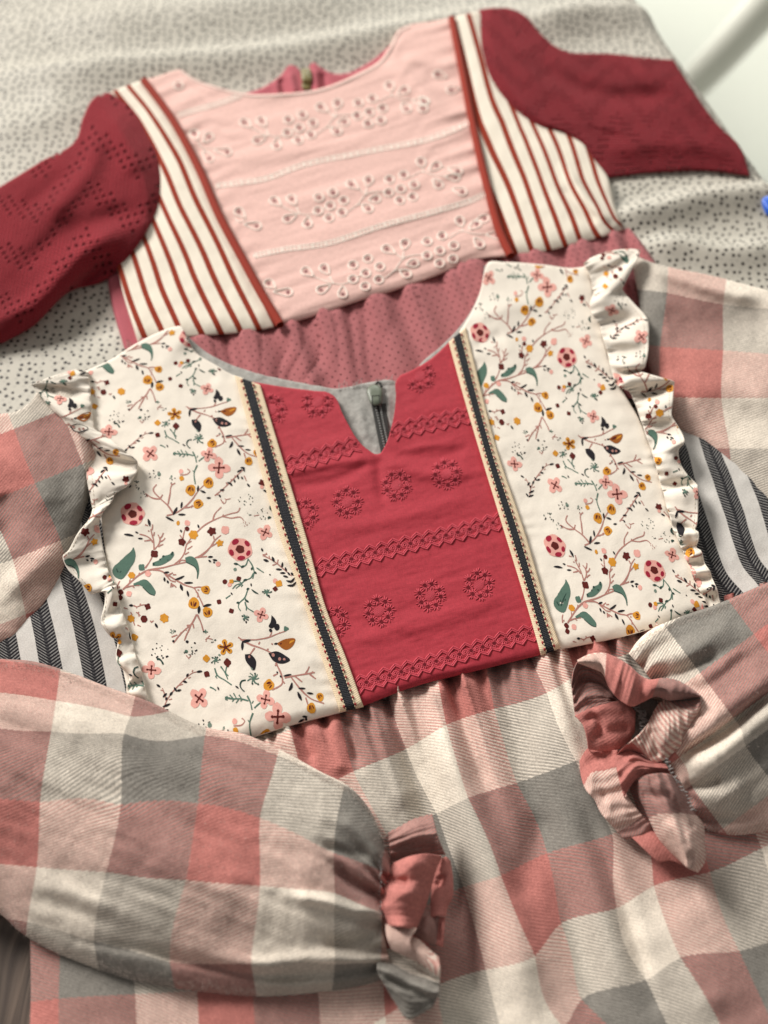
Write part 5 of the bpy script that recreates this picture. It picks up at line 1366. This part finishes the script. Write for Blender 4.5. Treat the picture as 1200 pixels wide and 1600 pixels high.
def ring_shape(cx, cy, rx, ry, rot, lobes=0, amp=0.0, n=18, rough=0.06):
    a = np.linspace(0, 2*math.pi, n, endpoint=False)
    r = 1 + amp * np.cos(lobes * a + prs.rand() * 6) + rough * prs.randn(n) * 0.6
    x = np.cos(a) * rx * r; y = np.sin(a) * ry * r
    c, s = math.cos(rot), math.sin(rot)
    return np.stack([cx + x*c - y*s, cy + x*s + y*c], 1)
def blob(c, x, y, r, lay=1, asp=1.0, rot=0.0, lobes=0, amp=0.0, n=16, rough=0.06):
    SH.append((CI[c], lay, ring_shape(x, y, r, r * asp, rot, lobes, amp, n, rough), ('fan', 0)))
def bl(t, c, s, lobes=0, amp=0.0, asp=0.95, lay=1):
    ox, oy, k = TT[t]
    for q in s.split():
        x, y, r = [float(v) for v in q.split(',')]
        blob(c, ox + x / k, oy + y / k, r / k, lay, asp, prs.rand() * 3, lobes, amp, 20 if lobes else 14)
def flowerK(t, s):
    ox, oy, k = TT[t]
    for q in s.split():
        x, y, r, rot = [float(v) for v in q.split(',')]
        x = ox + x / k; y = oy + y / k; r = r / k; rot = math.radians(rot)
        for j in range(4):
            a = rot + j * math.pi / 2 + prs.uniform(-.12, .12)
            blob('p', x + math.cos(a) * r * 0.58, y + math.sin(a) * r * 0.58 * 0.92, r * prs.uniform(.40, .47), 1, 0.88, a, n=14)
        blob('p', x, y, r * 0.4, 1)
        for j in range(4):
            a = rot + j * math.pi / 2 + prs.uniform(-.1, .1); L = r * 0.42
            SH.append((CI['b'], 3, np.array([[x, y], [x + math.cos(a) * L, y + math.sin(a) * L * .95]]), ('line', r * 0.15)))
            blob('b', x + math.cos(a) * L, y + math.sin(a) * L * .95, r * 0.11, 3, n=8)
def flowerY(t, s):
    ox, oy, k = TT[t]
    for q in s.split():
        x, y, r = [float(v) for v in q.split(',')]
        x = ox + x / k; y = oy + y / k; r = r / k
        for j in range(5):
            a = -0.5 + j * 2 * math.pi / 5
            blob('y', x + math.cos(a) * r * .66, y + math.sin(a) * r * .62, r * 0.34, 1, 0.9, a, n=12)
            SH.append((CI['b'], 3, np.array([[x, y], [x + math.cos(a) * r * .72, y + math.sin(a) * r * .66]]), ('line', r * 0.20)))
        blob('y', x, y, r * .42, 1); blob('b', x, y, r * .2, 3, n=8)
def roundF(x, y, r):
    blob('p', x, y, r, 1, 0.93, 0.2, 5, 0.04, 26, 0.02)
    for a, q, e in ((-2.1, .30, 1.0), (-0.7, .26, .9), (0.45, .24, .9), (1.45, .32, .8), (2.75, .27, .9)):
        blob('c', x + math.cos(a) * r * .76, y + math.sin(a) * r * .72, r * q * 1.05, 3, 0.72 * e, a + 1.57, n=12)
    blob('b', x, y, r * .36, 3, 0.9, 0.3, 5, 0.06, 16)
def bud(t, s):
    ox, oy, k = TT[t]
    for q in s.split():
        x, y, r, rot = [float(v) for v in q.split(',')]
        x = ox + x / k; y = oy + y / k; r = r / k; a = math.radians(rot)
        blob('y', x, y, r, 1, 0.9, a, 3, 0.06)
        d = np.array([math.cos(a), math.sin(a)]); n_ = np.array([-d[1], d[0]])
        for o, L, w in ((-.38, .55, .26), (.30, .62, .30), (-.02, .75, .16)):
            p = np.array([x, y]) + n_ * r * o
            blob('o' if w < .2 else 'b', p[0] - d[0] * r * .15, p[1] - d[1] * r * .15, r * L * .72, 2, w * 1.3, a + o * .8, n=10)
def poly(t, c, s, lay=1, smooth=True):
    p = PT(t, s)
    if smooth: p = resample(np.vstack([p, p[:1]]), 30)[:-1]
    SH.append((CI[c], lay, p, ('poly', 0)))
def dots(t, c, x, y, r, n, w=2.0, seed=None):
    """a loose spray of short brush ticks"""
    ox, oy, k = TT[t]
    for j in range(n):
        a = prs.rand() * 6.28; q = r * math.sqrt(prs.rand()) * 1.05
        cx = ox + (x + math.cos(a) * q) / k; cy = oy + (y + math.sin(a) * q * .75) / k
        b = prs.uniform(-.9, .9) + 1.2; L = prs.uniform(.4, 2.2)
        SH.append((CI[c] if prs.rand() < .75 else CI['d' if c == 'k' else 'k'], 1, np.array([[cx, cy], [cx + math.cos(b) * L, cy - math.sin(b) * L]]), ('dash', w * prs.uniform(.6, 1.1))))
def spray(t, c, x, y, r, n=7, w=1.7):
    ox, oy, k = TT[t]; x = ox + x / k; y = oy + y / k; r = r / k
    for j in range(n):
        a = 2 * math.pi * j / n + prs.uniform(-.3, .3); L = r * prs.uniform(.7, 1.05)
        m = np.array([x + math.cos(a + .3) * L * .5, y + math.sin(a + .3) * L * .5])
        SH.append((CI[c], 1, np.array([[x, y], m, [x + math.cos(a) * L, y + math.sin(a) * L * .85]]), ('line', w * prs.uniform(.8, 1.15))))
        if prs.rand() < .5: blob('d', x + math.cos(a) * L, y + math.sin(a) * L * .85, 1.3, 2, n=7)

# ---- strip at the top of the repeat
st(2, 'g', 1.9, '275,60 290,100 340,130 385,158', '315,50 345,90 360,125', '345,90 352,60 360,40', '290,100 280,110 290,120', '345,90 365,105')
bl(2, 'b', '222,95,19 360,28,24', 4, .12)
flowerK(2, '168,235,68,40 605,243,60,15 682,342,86,2 1028,825,62,25')
st(2, 'g', 1.9, '240,170 262,178 280,190'); da(2, 'k', 2.2, '292,170 298,186|410,165 428,176')
st(2, 'd', 2.2, '478,130 452,135 440,160 450,182 468,196')
spray(2, 'g', 530, 122, 48, 9, 1.8)
st(2, 'g', 2.2, '338,230 390,238 440,238 492,250', '485,220 505,260 514,302', '530,292 550,275 572,260', '520,320 497,375 505,465')
st(2, 'g', 1.7, '350,222 360,240', '370,215 395,238', '385,255 400,238', '395,205 415,238', '410,262 430,240', '430,215 450,240', '355,245 338,240', '440,252 455,240', '515,265 525,250', '497,375 485,360')
bud(2, '630,158,36,150 965,228,26,60 905,292,32,80 470,508,42,100 605,453,43,110 525,612,38,150')
st(2, 'r', 2.2, '650,185 690,170 718,150 718,110 700,70 680,20', '660,105 690,92', '718,130 735,150', '735,115 800,105 870,95 935,85', '870,95 890,70 900,50', '780,115 840,185 900,235 990,265', '870,230 878,255 885,278', '800,105 850,140', '900,95 940,122', '905,95 925,80')
da(2, 'k', 2.5, '685,82 690,88|706,105 714,112|730,106 778,97|826,178 868,178|880,204 918,208'); da(2, 'k', 4.0, '782,148 776,170 762,188|820,202 828,220 840,244')
st(2, 'r', 1.9, '650,550 700,510 760,455 820,395 870,350', '870,400 880,420 888,440', '770,430 800,430', '745,470 735,450', '660,540 690,545', '700,510 715,520', '800,400 812,410')
da(2, 'k', 3.0, '820,372 852,356|846,340 874,342|866,342 872,368|822,398 828,424|796,430 802,450|745,452 775,460|766,462 780,474|692,508 720,506|686,545 692,560|592,567 618,567|850,410 860,424|895,462 912,482')
bl(2, 'b', '1007,455,27', 5, .18); bl(2, 'p', '1003,485,14 398,368,18'); bl(2, 'y', '402,420,18', 4, .08)
st(2, 'r', 1.9, '1040,490 1065,520 1085,552', '390,395 450,385 465,365 445,350', '385,380 400,370'); da(2, 'k', 3.2, '1016,508 1040,522')
da(2, 'k', 3.4, '527,478 522,518|545,513 580,527|405,600 398,640|380,692 428,692|285,710 340,738'); da(2, 'k', 4.4, '367,640 355,665 340,690')
st(2, 'r', 2.5, '290,700 345,685 420,640 480,580 530,510 570,470', '420,640 455,638 490,628', '340,685 300,625 240,570 190,500 215,465', '300,615 315,540 330,470 355,455', '240,575 190,570 130,535', '240,575 260,542', '330,470 322,455', '150,545 140,560', '470,640 485,620')
dots(2, 'k', 205, 400, 48, 11); bl(2, 's', '233,390,15'); dots(2, 's', 335, 430, 34, 9); dots(2, 's', 110, 545, 32, 9); dots(2, 'd', 45, 470, 55, 14, 2.4)
st(2, 'r', 2.2, '515,825 570,775 640,735 710,705 770,685 830,665 840,640', '635,735 650,690 700,635', '710,705 770,718 850,715 870,740', '710,705 715,690', '640,735 660,728')
st(2, 'r', 1.6, '695,575 705,595 720,612 735,580 725,570', '735,580 770,572', '720,612 712,595'); dots(2, 'r', 880, 760, 28, 6, 1.5)
dots(2, 'd', 885, 580, 58, 13); dots(2, 'k', 1010, 690, 62, 12, 2.1); st(2, 'r', 1.6, '945,702 985,694'); da(2, 'd', 4.0, '1078,618 1068,640 1080,664|1050,716 1070,712'); dots(2, 's', 903, 692, 16, 4)
# ---- round flowers, leaves and the long branch
roundF(207, 803.5, 19.0); roundF(375, 858.5, 19.0)
st(3, 'r', 2.4, '530,445 525,340 500,240 490,200', '520,360 470,300 420,275 360,260', '500,325 460,335 415,340', '535,440 590,370 600,320 575,265', '600,310 620,290 640,245', '600,350 640,330 660,305', '580,410 610,390 640,380', '525,280 535,235', '505,215 512,180 512,145', '425,150 460,162', '460,220 475,228')
da(3, 'k', 4.2, '462,90 472,120 480,162'); da(3, 'k', 3.6, '183,263 230,268 285,280'); da(3, 'k', 2.8, '313,236 342,246|345,311 395,313')
bl(3, 'b', '535,492,46', 4, .14); bl(3, 'g', '385,650,40', 4, .1)
st(3, 'r', 2.4, '425,660 480,580 515,510')
poly(3, 'g', '290,415 312,480 300,580 250,660 200,740 150,790 115,785 60,745 40,700 60,640 120,590 200,510 260,460')
st(3, 'd', 1.9, '290,420 270,470 240,510 180,545 130,580', '130,712 170,660 210,610 285,540', '108,705 95,680 88,645', '150,670 140,640', '200,655 245,620'); 
st(3, 'r', 3.0, '165,910 260,820 370,730 460,685 520,672 650,650 760,620 900,590')
st(3, 'r', 2.3, '100,905 108,850 130,810', '240,840 250,790', '350,750 360,710', '180,890 280,865 360,860', '510,680 620,695 680,740 720,800 785,820', '770,615 850,540 890,470 905,400 960,310', '905,380 970,340', '920,440 980,400', '890,500 940,470', '905,570 840,570 820,600', '1010,540 1080,505 1140,460 1200,395', '1020,535 1150,520', '280,870 300,890', '120,890 125,870')
poly(3, 'g', '512,632 520,598 580,570 640,520 720,492 745,465 766,490 740,545 680,592 600,628'); da(3, 'd', 3.6, '740,480 755,475|630,525 652,518|520,600 530,620'); bl(3, 'd', '600,558,10 690,560,12 740,500,12', lay=2)
poly(3, 'g', '895,535 960,518 1020,550 1050,620 1056,720 1034,792 1040,700 1010,640 950,605 905,580'); st(3, 'd', 2.6, '905,582 960,612 1015,648 1042,710 1036,780', '930,560 985,560 1010,590')
poly(3, 'g', '288,840 360,810 410,795 470,820 520,880 550,950 538,975 500,965 440,920 390,872 350,855 290,862'); st(3, 'd', 2.4, '365,812 420,800 460,815 480,860', '400,880 450,930 500,968 540,976'); 
bl(3, 'y', '268,742,42', 6, .1); bl(3, 'p', '460,725,36 237,960,34', 4, .06); bl(3, 'b', '142,940,33 135,1005,30', 4, .06)
bl(3, 'b', '857,352,46', 5, .12); bl(3, 'y', '990,268,54', 6, .10); bl(3, 'b', '917,197,29'); bl(3, 'p', '920,130,34', 4, .06); bl(3, 'y', '812,130,28', asp=.75)
da(3, 'k', 3.0, '842,212 852,236|1045,152 1055,186'); st(3, 'r', 2.2, '870,300 880,250 890,210', '852,300 832,268', '870,300 865,320')
bl(4, 'b', '140,335,44', 5, .2); bl(4, 'p', '278,322,44', 4, .08); bl(4, 'y', '222,458,36', 5, .22)
st(4, 'r', 2.4, '0,605 60,570 130,490 170,430 235,375', '165,420 155,380', '130,495 190,460', '0,605 90,598')
st(3, 'r', 2.0, '290,1095 330,1112 370,1095 430,1085', '330,1105 325,1130', '365,1090 372,1072', '175,1122 220,1136', '255,1175 275,1205', '290,1290 305,1330', '335,1325 375,1342', '320,1175 345,1190 370,1215', '350,1190 355,1228', '345,1180 355,1170', '485,1275 500,1290 525,1272', '500,1300 505,1285')
da(3, 'k', 4.0, '245,1095 280,1096'); da(3, 'k', 3.8, '545,1310 567,1352'); bl(3, 'b', '455,1110,36', 4, .16); bl(3, 'b', '413,1255,42', 6, .06); bl(3, 'y', '260,1250,44 650,1245,52', 6, .13); bl(3, 'y', '300,1470,42', 4, .1)
dots(3, 'g', 735, 1412, 42, 8, 1.8)
st(3, 'r', 2.5, '645,715 700,745 790,800 900,860 1000,895 1050,980 1110,1105', '1000,890 1045,880 1090,882', '1020,930 1045,960 1040,1000', '660,730 720,800', '735,830 725,885', '735,850 765,860 790,885', '735,850 752,880', '700,740 750,712', '750,735 790,735', '1040,910 1060,920')
da(3, 'k', 3.4, '648,716 700,704|780,793 830,778 880,752|888,832 980,830|650,770 654,810|684,808 697,832|918,928 926,955 932,986'); da(3, 'k', 4.6, '842,855 850,885 862,916|1060,1108 1056,1150 1052,1184'); da(3, 'k', 4.0, '1110,1108 1150,1095 1195,1086')
bud(3, '1135,910,54,200 995,1070,70,280 1155,1175,64,250')
st(3, 'r', 2.5, '1030,1200 970,1310 870,1400 790,1490', '970,1310 930,1400 890,1490', '1035,1200 1080,1300 1110,1400', '985,1310 997,1362', '912,1332 955,1325'); 
st(5, 'r', 2.4, '420,140 385,185 355,225', '460,150 440,205', '340,178 385,160', '395,170 375,195', '450,110 455,128'); spray(3, 'g', 1135, 1400, 34, 4, 2.2)
dots(5, 'g', 345, 140, 26, 6, 1.6); dots(5, 'k', 255, 285, 82, 17, 3.0); dots(5, 'k', 485, 290, 52, 12, 2.8); bl(5, 'g', '455,290,14'); st(5, 'r', 1.8, '455,320 475,342 492,322', '475,342 474,350'); bl(5, 'k', '462,214,12 355,210,10 522,224,8')
st(5, 'd', 3.2, '225,350 245,350 262,365 276,392')
flowerK(5, '182,435,76,4')
st(5, 'r', 1.9, '275,745 300,680 345,610 400,550 450,500 510,455 560,446', '300,680 285,620 268,575', '345,660 320,668', '430,545 400,555', '470,500 490,490', '255,590 280,600', '500,450 508,435')
da(5, 'k', 3.6, '226,550 250,566|275,645 300,618|296,668 304,650|328,632 346,608|362,572 378,600|385,598 412,590|432,524 458,530|458,485 470,466|538,450 576,444|274,722 328,700|242,728 258,758|262,760 312,744'); 
st(5, 'r', 1.8, '605,200 620,185 640,165', '612,185 640,190 660,195', '606,212 615,205'); dots(5, 'k', 668, 212, 20, 6, 2.0)
flowerY(5, '762,258,66'); bl(5, 'y', '612,345,28', 4, .12); spray(5, 'g', 685, 358, 38, 7, 1.8); bl(5, 's', '714,318,9')
# ---- seed heads on the right of the repeat
flowerK(4, '655,1205,82,20')
poly(4, 'k', '762,1208 800,1250 812,1290 795,1325 765,1345 732,1330 752,1280'); bl(4, 'k', '818,1332,36 752,1368,20', asp=.8)
st(4, 'r', 2.2, '600,1465 730,1440 830,1400 905,1375', '745,1430 765,1385', '845,1400 850,1385', '415,1438 450,1462', '450,1465 600,1465'); bl(4, 'g', '912,1350,26', 3, .2)
da(1, 'k', 3.6, '800,675 796,720|800,676 850,665')
st(1, 'r', 2.2, '785,660 850,690 930,715 990,740', '880,710 862,730 845,752', '960,725 970,715', '905,690 915,675', '1000,690 990,685')
poly(1, 'k', '813,748 850,748 886,790 868,842 846,820 816,780'); bl(1, 'r', '842,762,8', lay=2); da(1, 's', 2.0, '850,825 862,838')
poly(1, 'o', '1022,686 1080,660 1150,660 1130,700 1090,722'); da(1, 'y', 2.6, '1090,690 1120,675 1140,668'); da(1, 'b', 3.6, '1050,688 1090,676'); da(1, 'k', 2.4, '1010,688 1030,684')
poly(1, 'k', '968,742 1020,730 1080,755 1112,780 1075,800 1000,786'); bl(1, 'r', '1000,752,11 1042,775,10 1072,778,9', lay=2)
st(1, 'r', 2.2, '1015,798 1045,850 1060,895', '1025,800 1010,815')
st(4, 'r', 2.1, '670,585 740,620 830,680 900,740 970,800', '668,580 712,575', '735,590 742,618', '830,630 822,672', '770,690 812,675', '705,560 715,580')
da(4, 'k', 3.2, '658,514 668,542|810,730 865,735|905,715 916,750|853,770 902,770|932,765 950,790|885,800 930,812|876,662 870,710'); da(4, 'k', 4.2, '682,632 725,646|770,605 786,650'); da(4, 'k', 3.8, '920,850 965,860 1000,822|930,900 985,898 1012,868|968,770 985,792')
st(4, 'g', 2.1, '515,620 560,690 580,760 565,830', '515,630 490,690 455,705 415,682 375,672', '575,770 545,820 480,850 440,890', '605,715 680,765', '455,880 400,890 355,935', '440,890 390,930', '460,890 445,915', '365,855 430,860 450,875', '515,940 480,1030 425,1085 415,1120 440,1165', '480,1030 510,1065', '485,1070 500,1120 575,1175', '500,1120 498,1160', '285,1035 335,1000')
da(4, 'd', 3.4, '372,672 410,676|448,712 470,695|552,735 560,715|582,760 602,772|505,940 525,930|400,1080 425,1078|472,845 505,838|488,1052 520,1070'); da(4, 'd', 2.6, '555,942 590,970 622,986'); da(4, 'k', 2.4, '548,880 550,905|340,975 352,995|740,785 750,790')
bl(4, 's', '382,732,18'); bl(4, 'b', '420,828,26 800,935,26 215,1070,26 343,1165,27', 4, .12); bl(4, 'b', '275,860,26'); bl(4, 'y', '343,858,24 838,880,36', 4, .12); bl(4, 'p', '325,890,25 800,852,26 205,676,27'); bl(4, 'g', '')
spray(4, 'g', 712, 970, 48, 8, 2.0); spray(4, 'g', 490, 1235, 44, 7, 2.0); da(4, 'k', 2.6, '497,1270 497,1290|725,1000 742,1024')
da(4, 'k', 3.2, '103,603 147,600|108,637 127,652|152,632 192,638|158,655 168,662')
# ---- left of the repeat, seen on the other panel
bud(6, '5,1005,28,80 0,90,30,60'); bl(6, 'k', '0,955,14'); st(6, 'd', 2.6, '10,840 22,860 15,880'); dots(6, 'd', 80, 920, 36, 9, 2.4)
SH_LEFT = [(c, l, p, k) for c, l, p, k in SH if p[:, 0].max() < 600]
SH_FAR = [(c, l, p, k) for c, l, p, k in SH if p[:, 0].min() >= 600]
ZP = 0.0178
w2 = lambda x, y: bp(x, y, ZP)[:2]
VREP = w2(352, 1011) - w2(272.7, 646.9)            # the length of one repeat along the panel
OFF = (w2(867, 853) + w2(1022, 891)) / 2 - (w2(207, 803.5) + w2(375, 858.5)) / 2   # how the print sits on the other panel
ang = lambda d: math.atan2(d[1], d[0])
ROT = ang(w2(1022, 891) - w2(867, 853)) - ang(w2(375, 858.5) - w2(207, 803.5))
SCL = np.linalg.norm(w2(1022, 891) - w2(867, 853)) / np.linalg.norm(w2(375, 858.5) - w2(207, 803.5))
PIV = (w2(207, 803.5) + w2(375, 858.5)) / 2
print('repeat', VREP, 'offset', OFF, 'rot', math.degrees(ROT), 'scale', SCL)
def tri_of(shape):
    """outline -> (points, triangles)"""
    c, l, p, k = shape
    if k[0] == 'fan':
        n = len(p); m = p.mean(0)
        # two rings so that the shape can follow a bend in the cloth
        h = m + (p - m) * 0.5
        V = np.vstack([[m], h, p]); F = []
        for i in range(n):
            j = (i + 1) % n
            F += [(0, 1 + j, 1 + i), (1 + i, 1 + j, 1 + n + j), (1 + i, 1 + n + j, 1 + n + i)]
        return V, F
    if k[0] == 'poly':
        T = tessellate_polygon([[Vector((a, b, 0)) for a, b in p]])
        return p, [tuple(t) for t in T]
    n = max(3, int(np.linalg.norm(np.diff(p, axis=0), axis=1).sum() / 3.0) + 2)
    q = resample(p, n); t = np.gradient(q, axis=0); t /= np.linalg.norm(t, axis=1, keepdims=True) + 1e-9
    nn = np.stack([-t[:, 1], t[:, 0]], 1); s = np.linspace(0, 1, n)
    if k[0] == 'dash':
        n = max(n, 6); q = resample(p, n); t = np.gradient(q, axis=0); t /= np.linalg.norm(t, axis=1, keepdims=True) + 1e-9
        q[0] -= t[0] * k[1] * .22; q[-1] += t[-1] * k[1] * .22
        nn = np.stack([-t[:, 1], t[:, 0]], 1); s = np.linspace(0, 1, n)
        w = k[1] / 2 * np.sqrt(np.clip(1 - (2 * s - 1) ** 2 * 0.93, 0, 1))
    else: w = k[1] / 2 * (1 - 0.25 * s) * (1 + 0.15 * np.sin(s * 9 + p[0, 0]))
    V = np.vstack([q + nn * w[:, None], q - nn * w[:, None]])
    return V, [(i, i + 1, n + i + 1, n + i) for i in range(n - 1)]
TILE = [(c, l, w2(*V.T) if False else bp(V[:, 0], V[:, 1], ZP)[:, :2], F) for (c, l, p, k) in SH_LEFT for V, F in [tri_of((c, l, p, k))]]
TFAR = [(c, l, bp(V[:, 0], V[:, 1], ZP)[:, :2], F) for (c, l, p, k) in SH_FAR for V, F in [tri_of((c, l, p, k))]]
def lay(patch, parent, maps, extra=(), lift=0.00010, warp=None):
    """put the print on one piece: each map takes repeat coordinates to the cloth laid out flat"""
    pts, fcs, cols, offs, n0 = [], [], [], [], 0
    src = [(T, m) for m in maps for T in TILE] + [(T, m) for T, m in extra]
    C = np.array([m(T[2].mean(0)[None])[0] for T, m in src])
    cx, cy = proj(np.c_[C, np.full(len(C), ZP)])
    if warp: cx, cy = warp(cx, cy)
    lo, hi = (patch.px.min() - 40, patch.py.min() - 40), (patch.px.max() + 40, patch.py.max() + 40)
    for (T, m), x, y in zip(src, cx, cy):
        if not (lo[0] < x < hi[0] and lo[1] < y < hi[1]): continue
        c, l, Vw, F = T
        q = m(Vw); pts.append(q); n = len(q)
        fcs.append((F, n0)); cols.append(np.tile(c, (n, 1))); offs.append(np.full(n, l)); n0 += n
    Q = np.vstack(pts); cols = np.vstack(cols); offs = np.concatenate(offs)
    px, py = proj(np.c_[Q, np.full(len(Q), ZP)])
    if warp: px, py = warp(px, py)
    u, v = patch.inv(px, py)
    inside = (u > 0) & (u < 1) & (v > 0) & (v < 1)
    near = (u > -0.25) & (u < 1.25) & (v > -0.25) & (v < 1.25)
    P = patch.samp(patch.P, u, v) + patch.samp(patch.N, u, v) * (lift + offs * 0.000035)[:, None]
    keep = []
    for F, a in fcs:
        for f in F:
            g = [i + a for i in f]
            if inside[g].any() and near[g].all(): keep.append(g)
    used = np.unique(np.concatenate([np.array(g) for g in keep])); re = -np.ones(len(P), int); re[used] = np.arange(len(used))
    o = mesh_obj('floral_print', P[used], [tuple(int(re[i]) for i in g) for g in keep], INK, parent, col=cols[used], smooth=True, kind='stuff')
    return o
def shift(d, rot=0.0, s=1.0):
    c, q = math.cos(rot) * s, math.sin(rot) * s
    return lambda X: np.stack([PIV[0] + (X[:, 0]-PIV[0])*c - (X[:, 1]-PIV[1])*q, PIV[1] + (X[:, 0]-PIV[0])*q + (X[:, 1]-PIV[1])*c], 1) + d
def rv(k, rot, s): 
    v = VREP * k * s; c, q = math.cos(rot), math.sin(rot)
    return np.array([v[0]*c - v[1]*q, v[0]*q + v[1]*c])
lay(yoke_l, YLo, [shift(rv(k, 0, 1)) for k in (-2, -1, 0, 1)])
# the other panel: the same repeat, fitted through flowers seen on both panels
def back1(x, y):
    q = proj(np.r_[w2(x, y) - VREP, ZP]); return float(q[0]), float(q[1])
PAIRS = [((207, 803.5), (867, 853)), ((375, 858.5), (1022, 891)), (back1(207, 803.5), (750, 520)), (back1(375, 858.5), (885, 558)), ((272.7, 646.9), (889, 693)), ((342, 731), (964, 772)), ((235, 709), (867, 758.5)),
         (back1(408.3, 960.7), (927, 651)), ((414, 832), (1050, 867.5)), (back1(342, 731), (855, 449)), (back1(326, 710.6), (839, 430)), (back1(298, 766), (820, 485)), ((208.7, 855), (884, 905)), ((290, 872), (957, 917))]
w_r = tps([(*a_, *b_) for a_, b_ in PAIRS], 0.3)
wr = lambda x, y: tuple(w_r(np.asarray(x, float), np.asarray(y, float))[..., i] for i in (0, 1))
lay(yoke_r, YRo, [shift(rv(k, 0, 1)) for k in (-2, -1, 0, 1)], warp=wr)
def rigid(src, dst, rot, sc):
    c, q = math.cos(rot) * sc, math.sin(rot) * sc
    return lambda x, y: (dst[0] + (x - src[0]) * c - (y - src[1]) * q, dst[1] + (x - src[0]) * q + (y - src[1]) * c)
lay(ruf_l, RLo, [shift(rv(k, 0, 1)) for k in (-2, -1, 0, 1, 2)], lift=0.00022, warp=rigid((330, 850), (135, 850), -0.15, 0.95))
lay(ruf_r, RRo, [shift(rv(k, 0, 1)) for k in (-2, -1, 0, 1, 2)], lift=0.00022, warp=rigid((300, 830), (1030, 640), 0.25, 0.85))
